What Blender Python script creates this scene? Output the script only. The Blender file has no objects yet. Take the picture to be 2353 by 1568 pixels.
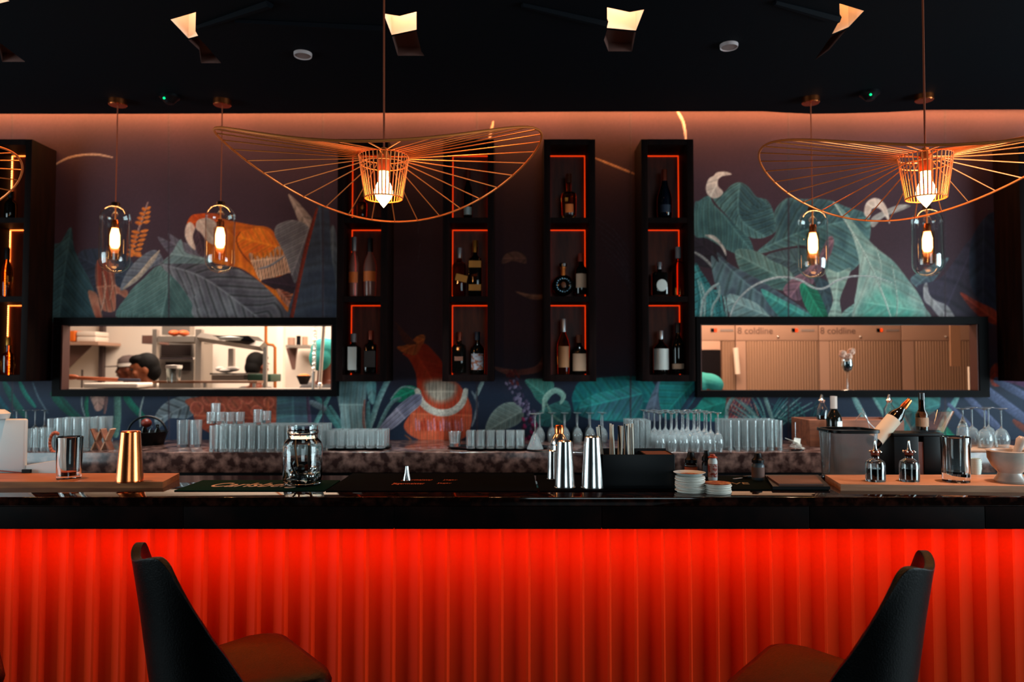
import bpy, bmesh, math, random
import numpy as np
from mathutils import Vector, Matrix
random.seed(7); rng = np.random.default_rng(7)
sc = bpy.context.scene
COL = sc.collection
PI = math.pi

# ------------------------------------------------------------------ camera
F = 1700.0; W, H = 2353.0, 1568.0
CX, CY = 1176.5, 784.0
HOR = 850.0
TH = math.atan((HOR - CY) / F)
CZ = 1.52
cam = bpy.data.cameras.new('camera'); cam_o = bpy.data.objects.new('camera', cam); COL.objects.link(cam_o)
cam.sensor_width = 36.0; cam.lens = F / W * 36.0
cam_o.location = (0, 0, CZ); cam_o.rotation_euler = (PI / 2 + TH, 0, 0)
cam.clip_start = 0.05; cam.clip_end = 60
cam.dof.use_dof = True; cam.dof.focus_distance = 2.35; cam.dof.aperture_fstop = 2.4
sc.camera = cam_o

def P(px, py, Y):
    dx = (px - CX) / F; dz = (CY - py) / F
    dy = math.cos(TH) - dz * math.sin(TH); dzz = math.sin(TH) + dz * math.cos(TH)
    k = Y / dy
    return Vector((dx * k, Y, CZ + dzz * k))
def Yat(py, z):
    dz = (CY - py) / F
    dy = math.cos(TH) - dz * math.sin(TH); dzz = math.sin(TH) + dz * math.cos(TH)
    return (z - CZ) / dzz * dy
def S(n, Y):            # pixels -> metres at depth Y
    return n * Y / F

# ------------------------------------------------------------------ world, exposure
sc.view_settings.view_transform = 'Standard'; sc.view_settings.look = 'None'
sc.view_settings.exposure = 0.0; sc.view_settings.gamma = 1.0
sc.view_settings.use_curve_mapping = False
wd = bpy.data.worlds.new('world'); sc.world = wd; wd.use_nodes = True
wd.node_tree.nodes['Background'].inputs[0].default_value = (0.10, 0.2, 0.32, 1)
wd.node_tree.nodes['Background'].inputs[1].default_value = 0.02
cy = sc.cycles
cy.use_denoising = True
cy.max_bounces = 9; cy.diffuse_bounces = 3; cy.glossy_bounces = 4; cy.transmission_bounces = 8; cy.transparent_max_bounces = 16
cy.caustics_reflective = False; cy.caustics_refractive = False
cy.sample_clamp_indirect = 8.0; cy.blur_glossy = 0.5
cy.use_adaptive_sampling = True; cy.adaptive_threshold = 0.02

def light(kind, name, loc, energy, color, size=0.1, size_y=None, aim=None, spread=None, spot=None):
    l = bpy.data.lights.new(name, kind); o = bpy.data.objects.new(name, l); COL.objects.link(o)
    o.location = loc; l.energy = energy; l.color = color
    if kind == 'AREA':
        l.shape = 'RECTANGLE'; l.size = size; l.size_y = size_y or size
        if spread: l.spread = math.radians(spread)
    else: l.shadow_soft_size = size
    if spot: l.spot_size = math.radians(spot); l.spot_blend = 0.6
    if aim is not None:
        o.rotation_euler = (Vector(aim) - Vector(loc)).to_track_quat('-Z', 'Y').to_euler()
    return o

# ------------------------------------------------------------------ main distances
YW = 4.25                       # painted back wall
YC = 4.03                       # front of the wall cabinets
ZB = 1.10                       # bar top
ZK = 1.12                       # back counter top
YE = 4.07                       # ceiling edge
ZC = P(1176, 258, YE).z         # ceiling height
YBF = Yat(1143, ZB)             # bar front edge
YBB = 2.96
YKF = Yat(1040, ZK)             # back counter front edge

# daylight from the side windows (in walls left and right of the bar), plus a weaker one behind
COOL = (0.72, 0.93, 1.0)
light('AREA', 'daylight_right', (4.9, 1.7, 1.55), 210, COOL, 2.6, 1.7, aim=(0, 3.2, 1.5))
light('AREA', 'daylight_left', (-4.9, 1.7, 1.55), 112, COOL, 2.6, 1.7, aim=(0, 3.2, 1.5))
light('AREA', 'daylight_rear', (1.4, -4.3, 2.0), 42, COOL, 2.4, 1.4, aim=(0, 2.5, 1.2))
# warm strip in the ceiling cove, washing the wall
light('AREA', 'cove_strip', (0, YW - 0.055, ZC + 0.085), 58, (1.0, 0.40, 0.12), 7.0, 0.03, aim=(0, YW - 0.03, ZC - 0.3))
# red strip under the bar overhang
light('AREA', 'bar_strip', (0, YBF + 0.1, ZB - 0.135), 21, (1.0, 0.10, 0.002), 5.6, 0.03, aim=(0, YBF + 0.22, 0.35))
# added cool fill spots without fixtures, brightening the glasses on the back counter
for x_ in (-2.0, -1.15, -.35, .5, 1.25, 2.1):
    light('SPOT', 'glassware_fill_spot', (x_, 3.38, ZC - .015), 230, (0.78, 0.95, 1.0), .025, aim=(x_, 3.72, ZK), spot=40)
# kitchen lamps
light('AREA', 'kitchen_lamp', (-1.75, 5.6, 2.9), 150, (1.0, 0.82, 0.68), 2.4, 1.6, aim=(-1.75, 6.0, 0))
light('AREA', 'kitchen_lamp', (1.55, 5.2, 2.9), 75, (1.0, 0.68, 0.48), 1.6, 0.7, aim=(1.5, 6.2, 1.0))
# recessed downlights over the bar
for x_, e_, c_ in ((-1.75, 95, (1.0, .42, .16)), (-.1, 30, (1.0, .42, .16)), (1.75, 150, (1.0, .62, .42))):
    light('SPOT', 'bar_downlight', (x_, 2.62, ZC - .02), e_, c_, .03, aim=(x_, 2.72, ZB), spot=62)

# ------------------------------------------------------------------ materials
def lin(c):
    return tuple((v / 12.92 if v <= 0.04045 else ((v + 0.055) / 1.055) ** 2.4) for v in c)
def hexc(h):
    h = h.lstrip('#'); return lin([int(h[i:i + 2], 16) / 255 for i in (0, 2, 4)])
MATS = {}
def mat(name, col='#808080', rough=0.5, metal=0.0, spec=0.5, trans=0.0, ior=1.45, emit=None, es=0.0, coat=0.0, noise=None, bump=None, alpha=1.0):
    if name in MATS: return MATS[name]
    m = bpy.data.materials.new(name); m.use_nodes = True
    nt = m.node_tree; b = nt.nodes['Principled BSDF']
    c = hexc(col) if isinstance(col, str) else col
    b.inputs['Base Color'].default_value = (*c, 1); b.inputs['Roughness'].default_value = rough
    b.inputs['Metallic'].default_value = metal; b.inputs['Specular IOR Level'].default_value = spec
    b.inputs['Transmission Weight'].default_value = trans; b.inputs['IOR'].default_value = ior
    b.inputs['Coat Weight'].default_value = coat
    if emit is not None:
        e = hexc(emit) if isinstance(emit, str) else emit
        b.inputs['Emission Color'].default_value = (*e, 1); b.inputs['Emission Strength'].default_value = es
    tc = nt.nodes.new('ShaderNodeTexCoord')
    if noise:                    # (scale, second colour, contrast lo, hi, stretch)
        sca, c2, lo, hi = noise[:4]; st = noise[4] if len(noise) > 4 else (1, 1, 1)
        mp = nt.nodes.new('ShaderNodeMapping'); mp.inputs['Scale'].default_value = st
        nz = nt.nodes.new('ShaderNodeTexNoise'); nz.inputs['Scale'].default_value = sca; nz.inputs['Detail'].default_value = 6
        cr = nt.nodes.new('ShaderNodeValToRGB')
        cr.color_ramp.elements[0].position = lo; cr.color_ramp.elements[1].position = hi
        cr.color_ramp.elements[0].color = (*c, 1); cr.color_ramp.elements[1].color = (*hexc(c2), 1)
        nt.links.new(tc.outputs['Object'], mp.inputs[0]); nt.links.new(mp.outputs[0], nz.inputs['Vector'])
        nt.links.new(nz.outputs['Fac'], cr.inputs[0]); nt.links.new(cr.outputs[0], b.inputs['Base Color'])
    if bump:
        sca, stg = bump[:2]
        nz = nt.nodes.new('ShaderNodeTexNoise'); nz.inputs['Scale'].default_value = sca
        bp = nt.nodes.new('ShaderNodeBump'); bp.inputs['Strength'].default_value = stg; bp.inputs['Distance'].default_value = 0.002
        nt.links.new(tc.outputs['Object'], nz.inputs['Vector']); nt.links.new(nz.outputs['Fac'], bp.inputs['Height'])
        nt.links.new(bp.outputs[0], b.inputs['Normal'])
    MATS[name] = m
    return m
def thin_glass(name, tint=(0.93, 0.97, 0.97), gl=1.0, ior=1.5):
    if name in MATS: return MATS[name]
    m = bpy.data.materials.new(name); m.use_nodes = True; nt = m.node_tree; nt.nodes.clear()
    o = nt.nodes.new('ShaderNodeOutputMaterial'); mx = nt.nodes.new('ShaderNodeMixShader')
    t = nt.nodes.new('ShaderNodeBsdfTransparent'); t.inputs[0].default_value = (*tint, 1)
    g = nt.nodes.new('ShaderNodeBsdfGlossy'); g.inputs['Roughness'].default_value = 0.03; g.inputs[0].default_value = (gl, gl, gl, 1)
    lw = nt.nodes.new('ShaderNodeLayerWeight'); lw.inputs[0].default_value = 0.5; pw = nt.nodes.new('ShaderNodeMath'); pw.operation = 'POWER'; pw.inputs[1].default_value = 2.4
    fr = nt.nodes.new('ShaderNodeMath'); fr.operation = 'MULTIPLY_ADD'; fr.inputs[1].default_value = .85; fr.inputs[2].default_value = .06
    nt.links.new(lw.outputs['Facing'], pw.inputs[0]); nt.links.new(pw.outputs[0], fr.inputs[0]); nt.links.new(fr.outputs[0], mx.inputs[0]); nt.links.new(t.outputs[0], mx.inputs[1]); nt.links.new(g.outputs[0], mx.inputs[2])
    nt.links.new(mx.outputs[0], o.inputs[0]); MATS[name] = m
    return m

M = dict(
    glass=mat('clear_glass', (0.93, 0.98, 0.98), 0.01, trans=1.0, ior=1.48),
    barglass=mat('bar_glass', (0.95, 1.0, 1.0), 0.015, trans=0.86, ior=1.45),
    thin=thin_glass('thin_glass'),
    amberglass=mat('amber_glass', (1.0, 0.32, 0.05), 0.03, trans=1.0),
    darkglass=mat('dark_bottle_glass', '#0a0806', 0.06, spec=0.6),
    blueglass=mat('blue_black_glass', '#030a16', 0.05, spec=0.6),
    pinkglass=mat('frosted_pink_glass', (0.75, 0.32, 0.25), 0.25, trans=0.7),
    chrome=mat('polished_steel', (0.86, 0.85, 0.84), 0.2, 1.0),
    steel=mat('brushed_steel', '#a0968c', 0.38, 0.55),
    copper=mat('polished_copper', (0.95, 0.24, 0.07), 0.24, 1.0),
    brass=mat('brass_wire', (0.9, 0.24, 0.05), 0.4, 0.6),
    cord=mat('orange_cord', '#8a3a16', 0.7),
    black=mat('black_plastic', '#030407', 0.4, spec=0.25),
    blackm=mat('black_rubber_mat', '#020306', 0.9, spec=0.03, bump=(400, 0.3)),
    leather=mat('black_leather', '#010203', 0.36, spec=0.15, bump=(260, 0.5)),
    wood=mat('maple_board', '#b06a3c', 0.5, noise=(6, '#8a4c28', 0.35, 0.7, (1, 9, 9))),
    woodpale=mat('pale_board', '#c08a6a', 0.5, noise=(6, '#a87050', 0.35, 0.7, (1, 9, 9))),
    woodbox=mat('brown_crate_wood', '#8a4c30', 0.6, noise=(5, '#5e2e1c', 0.35, 0.7, (1, 8, 8))),
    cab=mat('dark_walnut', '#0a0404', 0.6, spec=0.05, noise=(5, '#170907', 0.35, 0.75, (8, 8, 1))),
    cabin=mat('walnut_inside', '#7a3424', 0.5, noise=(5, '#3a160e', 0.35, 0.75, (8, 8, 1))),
    granite=mat('brown_granite', '#2a1a18', 0.16, noise=(22, '#7a5a50', 0.42, 0.72)),
    granitebar=mat('dark_polished_granite', '#0e0605', 0.05, spec=0.5, noise=(30, '#3a1a12', 0.45, 0.8)),
    fascia=mat('dark_stone_fascia', '#090404', 0.6, spec=0.04, noise=(9, '#1a0a08', 0.4, 0.7)),
    panel=mat('red_pleated_panel', (.44, .034, .006), 0.3, spec=0.1),
    ceil=mat('dark_navy_ceiling', '#04070d', 0.8, spec=0.1),
    cream=mat('cream_plaster', '#e8d6c4', 0.85),
    wallk=mat('kitchen_wall_cream', '#ecdccb', 0.75),
    darkwall=mat('dark_room_wall', '#0a0c10', 0.8, spec=.1),
    floor=mat('dark_floor', '#120c0a', 0.45, noise=(3, '#22160f', 0.4, 0.7)),
    white=mat('white_plastic', '#d4dcdc', 0.4),
    paper=mat('white_paper', '#e4dcd0', 0.8),
    paperred=mat('printed_card', '#8a3018', 0.7, noise=(40, '#c88850', 0.45, 0.6)),
    straww=mat('white_straw', '#e6dccb', 0.5), strawb=mat('black_straw', '#08080a', 0.4),
    cork=mat('orange_cork', '#8a3014', 0.8),
    syrup=mat('dark_bitters', '#050403', 0.1),
    marble=mat('white_marble', '#c8b8ac', 0.3, noise=(10, '#8a7a74', 0.4, 0.8)),
    orangep=mat('orange_plastic', '#e06a18', 0.5),
    teal=mat('teal_hairnet', '#2f9a94', 0.8, bump=(120, 0.6)),
    skin=mat('brown_skin', '#8a4a2a', 0.55), skin2=mat('deep_brown_skin', '#6a3018', 0.55),
    hair=mat('black_hair', '#060403', 0.7, spec=.15, bump=(180, 0.8)),
    shirtw=mat('white_kitchen_coat', '#e8dcd0', 0.85), shirtg=mat('grey_shirt', '#55504e', 0.85),
    bulb=mat('bulb_glow', '#ffb060', 0.5, emit=(1.0, 0.50, 0.17), es=30.0),
    tube=mat('tube_bulb_glow', '#ffb060', 0.5, emit=(1.0, 0.55, 0.22), es=14.0),
    led=mat('red_led', '#ff3000', 0.5, emit=(1.0, 0.045, 0.002), es=.95),
    ledhot=mat('orange_led', '#ff5a10', 0.5, emit=(1.0, 0.20, 0.03), es=4.0),
    green=mat('green_led', '#00ff60', 0.5, emit=(0.0, 1.0, 0.35), es=1.2),
    rose=mat('pale_pink_petals', '#e8b8a0', 0.85),
    orangepeel=mat('dried_orange', '#a03c14', 0.7),
    greenpl=mat('green_basket', '#2a4a38', 0.6),
)
M['cabdark'] = mat('black_frame_wood', '#040203', 0.6, spec=0.08)

# ------------------------------------------------------------------ mesh helpers
class MB:
    def __init__(s): s.bm = bmesh.new()
    def box(s, x0, x1, y0, y1, z0, z1, bev=0.0, rot=None, at=None):
        r = bmesh.ops.create_cube(s.bm, size=1.0); vs = r['verts']
        for v in vs:
            v.co = Vector((x0 + (v.co.x + .5) * (x1 - x0), y0 + (v.co.y + .5) * (y1 - y0), z0 + (v.co.z + .5) * (z1 - z0)))
        if bev:
            es = list({e for v in vs for e in v.link_edges})
            g = bmesh.ops.bevel(s.bm, geom=es, offset=bev, segments=3, profile=0.5, affect='EDGES')
            vs = list({v for f in g['faces'] for v in f.verts} | {v for v in vs if v.is_valid})
        if rot is not None:
            bmesh.ops.transform(s.bm, matrix=Matrix.Translation(at or (0, 0, 0)) @ rot @ Matrix.Translation(-Vector(at or (0, 0, 0))), verts=vs)
        return s
    def lathe(s, prof, c=(0, 0, 0), segs=24, sq=None, m=None, arc=None):
        bm = s.bm; rings = []; n = segs
        a0, a1 = (0, 2 * PI) if arc is None else arc
        cnt = n if arc is None else n + 1
        for (r, z) in prof:
            if r <= 1e-6:
                rings.append([bm.verts.new((c[0], c[1], c[2] + z))])
            else:
                ring = []
                for i in range(cnt):
                    a = a0 + (a1 - a0) * i / n; ca, sa = math.cos(a), math.sin(a); k = 1.0
                    if sq: k = (abs(ca) ** sq + abs(sa) ** sq) ** (-1.0 / sq)
                    ring.append(bm.verts.new((c[0] + r * k * ca, c[1] + r * k * sa, c[2] + z)))
                rings.append(ring)
        new = [v for r in rings for v in r]
        for A, B in zip(rings, rings[1:]):
            if len(A) == 1 and len(B) == 1: continue
            rg = range(n) if arc is None else range(n)
            for i in rg:
                j = (i + 1) % cnt
                if len(A) == 1: f = (A[0], B[j], B[i])
                elif len(B) == 1: f = (A[i], A[j], B[0])
                else: f = (A[i], A[j], B[j], B[i])
                try: bm.faces.new(f)
                except ValueError: pass
        if m is not None: bmesh.ops.transform(bm, matrix=m, verts=new)
        return s
    def tube(s, path, r, segs=8, close=False):
        bm = s.bm; pts = [Vector(p) for p in path]; n = len(pts); rr = r if isinstance(r, (list, tuple)) else [r] * n
        rings = []; up = Vector((0, 0, 1)); prev = None
        for i, p in enumerate(pts):
            a = pts[(i - 1) % n] if (close or i > 0) else p; b = pts[(i + 1) % n] if (close or i < n - 1) else p
            t = (b - a).normalized()
            if prev is None:
                q = t.cross(up)
                if q.length < 1e-4: q = t.cross(Vector((1, 0, 0)))
                q.normalize()
            else:
                q = (prev - t * prev.dot(t))
                if q.length < 1e-6: q = t.orthogonal()
                q.normalize()
            prev = q; w = t.cross(q)
            rings.append([bm.verts.new(p + (q * math.cos(2 * PI * k / segs) + w * math.sin(2 * PI * k / segs)) * rr[i]) for k in range(segs)])
        m = n if close else n - 1
        for i in range(m):
            A, B = rings[i], rings[(i + 1) % n]
            for k in range(segs):
                j = (k + 1) % segs; bm.faces.new((A[k], A[j], B[j], B[k]))
        if not close:
            bm.faces.new(rings[0][::-1]); bm.faces.new(rings[-1])
        return s
    def ball(s, c, r, u=16, v=10, rot=None):
        if not isinstance(r, (list, tuple)): r = (r, r, r)
        g = bmesh.ops.create_uvsphere(s.bm, u_segments=u, v_segments=v, radius=1.0)
        mt = Matrix.Translation(c) @ (rot or Matrix.Identity(4)) @ Matrix.Diagonal((*r, 1))
        bmesh.ops.transform(s.bm, matrix=mt, verts=g['verts']); return s
    def prism(s, pts, y0, y1, axis='y'):
        bm = s.bm
        def mk(a, b, d): return {'y': (a, d, b), 'x': (d, a, b), 'z': (a, b, d)}[axis]
        A = [bm.verts.new(mk(a, b, y0)) for a, b in pts]; B = [bm.verts.new(mk(a, b, y1)) for a, b in pts]
        n = len(pts)
        bm.faces.new(A); bm.faces.new(B[::-1])
        for i in range(n): bm.faces.new((A[i], B[i], B[(i + 1) % n], A[(i + 1) % n]))
        return s
    def grid(s, rows, closed=False):
        bm = s.bm; V = [[bm.verts.new(p) for p in r] for r in rows]
        for i in range(len(V) - 1):
            m = len(V[i]); 
            for j in range(m if closed else m - 1):
                bm.faces.new((V[i][j], V[i][(j + 1) % m], V[i + 1][(j + 1) % m], V[i + 1][j]))
        return s
    def xf(s, m): bmesh.ops.transform(s.bm, matrix=m, verts=s.bm.verts[:]); return s
    def build(s, name, material, parent=None, loc=None, ang=35, recalc=True):
        if recalc: bmesh.ops.recalc_face_normals(s.bm, faces=s.bm.faces[:])
        me = bpy.data.meshes.new(name); s.bm.to_mesh(me); s.bm.free()
        for p in me.polygons: p.use_smooth = True
        try: me.set_sharp_from_angle(angle=math.radians(ang))
        except Exception: pass
        me.materials.append(material)
        o = bpy.data.objects.new(name, me); COL.objects.link(o)
        if parent is not None: o.parent = parent
        if loc is not None: o.location = loc
        return o
def tag(o, label=None, cat=None, group=None, kind=None):
    if label: o['label'] = label
    if cat: o['category'] = cat
    if group: o['group'] = group
    if kind: o['kind'] = kind
    return o
def thing(name, label, cat, loc=(0, 0, 0), rz=0.0, group=None):
    o = bpy.data.objects.new(name, None); COL.objects.link(o); o.empty_display_size = 0.05
    o.location = loc; o.rotation_euler = (0, 0, rz)
    return tag(o, label, cat, group)
def struct(o): o['kind'] = 'structure'; return o
def copy_tree(o, loc=None, label=None, group=None, parent=None, rz=None):
    c = o.copy(); COL.objects.link(c)
    if parent is not None: c.parent = parent
    if loc is not None: c.location = loc
    if rz is not None: c.rotation_euler = (0, 0, rz)
    if label: c['label'] = label
    if group: c['group'] = group
    for ch in list(o.children): copy_tree(ch, parent=c)
    return c
def text_mesh(s, size, material, name, parent, loc, rot=(PI / 2, 0, 0), shear=0.0, ext=0.0004, align='CENTER', sx=1.0):
    cu = bpy.data.curves.new(name, 'FONT'); cu.body = s; cu.size = size; cu.extrude = ext; cu.shear = shear; cu.align_x = align; cu.align_y = 'CENTER'
    t = bpy.data.objects.new('tmp', cu); COL.objects.link(t)
    dg = bpy.context.evaluated_depsgraph_get(); me = bpy.data.meshes.new_from_object(t.evaluated_get(dg))
    bpy.data.objects.remove(t); me.name = name
    me.materials.clear(); me.materials.append(material)
    o = bpy.data.objects.new(name, me); COL.objects.link(o); o.parent = parent; o.location = loc; o.rotation_euler = rot; o.scale = (sx, 1, 1)
    return o
# ------------------------------------------------------------------ painted wall: pigment of the mural, worked out on a fine grid
GX0, GX1 = P(-70, 600, YW).x, P(2425, 600, YW).x
GZ0, GZ1 = ZK - 0.02, ZC + 0.30
STEP = 0.0056
nx = int((GX1 - GX0) / STEP); nz = int((GZ1 - GZ0) / STEP)
gx = np.linspace(GX0, GX1, nx); gz = np.linspace(GZ0, GZ1, nz)
XX, ZZ = np.meshgrid(gx, gz)
fz = YW * math.cos(TH) + (ZZ - CZ) * math.sin(TH); uz = -YW * math.sin(TH) + (ZZ - CZ) * math.cos(TH)
PX = CX + F * XX / fz; PY = CY - F * uz / fz
def rgb(h): h = h.lstrip('#'); return np.array([int(h[i:i + 2], 16) / 255 for i in (0, 2, 4)])
def vnoise(sx, sy):
    a = rng.random((int(nz / sy) + 3, int(nx / sx) + 3)); yi = np.arange(nz) / sy; xi = np.arange(nx) / sx
    y0 = yi.astype(int); x0 = xi.astype(int); fy = (yi - y0)[:, None]; fx = (xi - x0)[None, :]; fy = fy * fy * (3 - 2 * fy); fx = fx * fx * (3 - 2 * fx)
    g = lambda dy, dx: a[np.ix_(y0 + dy, x0 + dx)]
    return g(0, 0) * (1 - fy) * (1 - fx) + g(1, 0) * fy * (1 - fx) + g(0, 1) * (1 - fy) * fx + g(1, 1) * fy * fx
N1 = vnoise(1.3, 1.3); N2 = vnoise(9, 9); N3 = vnoise(2, 7); N4 = vnoise(30, 30)
ART = np.zeros((nz, nx, 3))
t = np.clip((PY - 780) / 140, 0, 1)[..., None]
ART[:] = rgb('#3e2832') * (1 - t) + rgb('#1e2a3e') * t
ART *= (0.93 + 0.12 * N4)[..., None]
def sub(x0, x1, y0, y1, pad=14):
    r = (PY[:, nx // 2] > y0 - pad) & (PY[:, nx // 2] < y1 + pad); c = (PX[nz // 2] > x0 - pad) & (PX[nz // 2] < x1 + pad)
    ri = np.where(r)[0]; ci = np.where(c)[0]
    if len(ri) == 0 or len(ci) == 0: return None
    return slice(ri[0], ri[-1] + 1), slice(ci[0], ci[-1] + 1)
def smooth(pts, closed=True, k=5):
    p = np.array(pts, float); n = len(p); out = []
    for i in range(n if closed else n - 1):
        if closed: a, b, c, d = p[(i - 1) % n], p[i], p[(i + 1) % n], p[(i + 2) % n]
        else: a, b, c, d = p[max(i - 1, 0)], p[i], p[i + 1], p[min(i + 2, n - 1)]
        for s in np.linspace(0, 1, k, endpoint=False):
            out.append(0.5 * ((2 * b) + (-a + c) * s + (2 * a - 5 * b + 4 * c - d) * s * s + (-a + 3 * b - 3 * c + d) * s ** 3))
    if not closed: out.append(p[-1])
    return np.array(out)
def segdist(px, py, pts, closed):
    A = pts; B = np.roll(pts, -1, 0) if closed else None
    if not closed: A = pts[:-1]; B = pts[1:]
    best = np.full(px.shape, 1e9); tt = np.zeros(px.shape); ss = np.zeros(px.shape)
    n = len(A)
    for i in range(n):
        d = B[i] - A[i]; L = d @ d + 1e-9
        u = np.clip(((px - A[i, 0]) * d[0] + (py - A[i, 1]) * d[1]) / L, 0, 1)
        qx = px - (A[i, 0] + u * d[0]); qy = py - (A[i, 1] + u * d[1]); q = qx * qx + qy * qy
        m = q < best; best = np.where(m, q, best); tt = np.where(m, (i + u) / n, tt)
        ss = np.where(m, np.sign(d[0] * qy - d[1] * qx), ss)
    return np.sqrt(best), tt, ss
def inside(px, py, pts):
    r = np.zeros(px.shape, bool); n = len(pts)
    for i in range(n):
        x1, y1 = pts[i]; x2, y2 = pts[(i + 1) % n]
        if y1 == y2: continue
        r ^= ((y1 > py) != (y2 > py)) & (px < (x2 - x1) * (py - y1) / (y2 - y1) + x1)
    return r
def comp(sl, a, c):
    a = a[..., None]; ART[sl] = ART[sl] * (1 - a) + c * a
def poly(pts, c1, c2=None, veins=8, spine=None, vs=1.1, rim=0.35, vd=0.5, sharp=False, soft=2.2, k=5):
    pts = np.array(pts, float) if sharp else smooth(pts, True, k)
    sl = sub(pts[:, 0].min(), pts[:, 0].max(), pts[:, 1].min(), pts[:, 1].max())
    if sl is None: return
    px, py = PX[sl], PY[sl]; d, _, _ = segdist(px, py, pts, True); ins = inside(px, py, pts)
    sd = np.where(ins, d, -d); a = np.clip(0.5 + sd / soft, 0, 1)
    c1 = rgb(c1); c2 = rgb(c2) if c2 else np.clip(c1 * 1.55 + 0.03, 0, 1)
    if spine is None:
        q = pts - pts.mean(0); w, v = np.linalg.eigh(q.T @ q); ax = v[:, 1]; pr = q @ ax
        spine = [pts.mean(0) + ax * pr.min(), pts.mean(0) + ax * pr.max()]
    sp = smooth(spine, False, 6) if len(spine) > 2 else np.array(spine, float)
    D, tt, ss = segdist(px, py, sp, False)
    Ls = np.linalg.norm(np.diff(sp, axis=0), axis=1).sum()
    ph = veins * tt - vs * D / (Ls / max(veins, 1)) * 0.9
    v = 0.5 + 0.5 * np.cos(2 * PI * ph); vein = v ** 5
    mid = np.exp(-(D / 2.2) ** 2)
    base = 0.42 + 0.38 * (N2[sl] - 0.5) * 2 * 0.7 + 0.22 * np.sin(2 * PI * ph + 1.2) + 0.16 * ss
    base = np.clip(base + rim * np.exp(-np.clip(sd, 0, None) / 4.5), 0, 1)
    c = c1 * (1 - base[..., None]) + c2 * base[..., None]
    c = c * (1 - vd * 0.55 * vein[..., None]) * (0.94 + 0.12 * N3[sl])[..., None]
    c = c * (1 - 0.5 * mid[..., None]) + np.clip(c2 * 1.15, 0, 1) * 0.5 * mid[..., None]
    comp(sl, a, c)
def stroke(pts, w, c1, c2=None, taper=(0.6, 0.6), soft=1.8):
    p = smooth(pts, False, 7) if len(pts) > 2 else np.array(pts, float)
    sl = sub(p[:, 0].min() - w, p[:, 0].max() + w, p[:, 1].min() - w, p[:, 1].max() + w)
    if sl is None: return
    px, py = PX[sl], PY[sl]; D, tt, ss = segdist(px, py, p, False)
    wt = w / 2 * (taper[0] + (1 - taper[0]) * np.clip(tt * 4, 0, 1)) * (taper[1] + (1 - taper[1]) * np.clip((1 - tt) * 4, 0, 1))
    a = np.clip(0.5 + (wt - D) / soft, 0, 1); c1 = rgb(c1); c2 = rgb(c2) if c2 else c1 * 0.7
    k = np.clip(0.5 + 0.5 * ss * D / (wt + .01), 0, 1)[..., None]
    comp(sl, a, (c1 * (1 - k) + c2 * k) * (0.9 + 0.2 * N1[sl])[..., None])
def fan(o, n, a0, a1, l0, l1, w, cols, bend=0.15):
    for i in range(n):
        a = math.radians(a0 + (a1 - a0) * i / max(n - 1, 1) + random.uniform(-3, 3)); L = random.uniform(l0, l1)
        dx, dy = math.cos(a), -math.sin(a); b = bend * L * (1 if dx > 0 else -1)
        stroke([o, (o[0] + dx * L * .5 - b * .2 * dy, o[1] + dy * L * .5), (o[0] + dx * L + b, o[1] + dy * L * .92)], w, random.choice(cols), taper=(1, .2))

# left of the cabinets
stroke([(118, 384), (160, 362), (215, 355), (258, 362)], 5, '#c8a890')
poly([(112, 580), (140, 556), (163, 522), (172, 575), (205, 640), (222, 690), (228, 735), (108, 735)], '#26414a', '#466a70', 9, spine=[(163, 522), (146, 640), (135, 735)], rim=.15)
poly([(180, 582), (240, 572), (300, 596), (306, 640), (240, 690), (205, 640)], '#282c3c', '#3a4252', 5, rim=.1)
stroke([(300, 585), (318, 530), (340, 465)], 5, '#b88a80')
for i in range(11):
    y = 480 + i * 10.5; x = 336 - (y - 480) * 0.27; L = 8 + 7 * math.sin(min(i, 8) / 8 * PI * 0.75)
    if i in (4,): continue
    poly([(x, y), (x + L * .6, y - 5), (x + L * 1.3, y - 4), (x + L * .7, y + 3)], '#b04a18', '#e88030', 2, rim=.5)
    poly([(x, y + 3), (x - L * .6, y - 3), (x - L * 1.3, y - 1), (x - L * .7, y + 6)], '#a04012', '#e07828', 2, rim=.5)
poly([(300, 575), (322, 583), (326, 592), (303, 586)], '#b04a18', '#e88030', 2)
poly([(222, 602), (242, 592), (262, 612), (266, 655), (292, 668), (291, 686), (268, 676), (264, 714), (238, 714), (228, 694), (236, 735), (222, 735), (202, 672), (219, 672), (227, 684), (220, 650)], '#8a3420', '#c88468', 4, spine=[(222, 660), (275, 655)], vs=.1, vd=.7)
stroke([(236, 625), (242, 655), (238, 690), (232, 715)], 4, '#d09a80'); stroke([(252, 620), (258, 655), (252, 690)], 4, '#c88468')
poly([(278, 668), (284, 640), (305, 608), (335, 582), (358, 575), (373, 592), (372, 605), (345, 618), (312, 648)], '#4a4c58', '#7a7c84', 5, spine=[(370, 590), (280, 665)])
stroke([(284, 664), (318, 636), (345, 604), (366, 577)], 11, '#c0a890', '#8a8078', taper=(.3, .3))
poly([(362, 545), (392, 556), (386, 536), (420, 556), (455, 566), (482, 596), (480, 620), (430, 600), (395, 590)], '#4e4450', '#767078', 6, sharp=False)
poly([(275, 735), (295, 676), (330, 640), (366, 610), (398, 634), (425, 668), (448, 702), (464, 735)], '#35504e', '#6c8a84', 8, spine=[(392, 640), (380, 690), (370, 735)], vs=1.0, rim=.15)
poly([(366, 606), (402, 598), (448, 592), (490, 610), (530, 612), (572, 632), (612, 660), (642, 695), (664, 735), (462, 735), (440, 694), (408, 648)], '#4a464e', '#8c8e92', 10, spine=[(372, 608), (470, 640), (600, 735)], vs=1.2, vd=.9, rim=.2)
poly([(374, 604), (394, 582), (415, 550), (424, 578), (452, 588), (492, 600), (470, 606), (420, 606)], '#5a6c6e', '#8a9e9c', 5, rim=.2)
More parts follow.
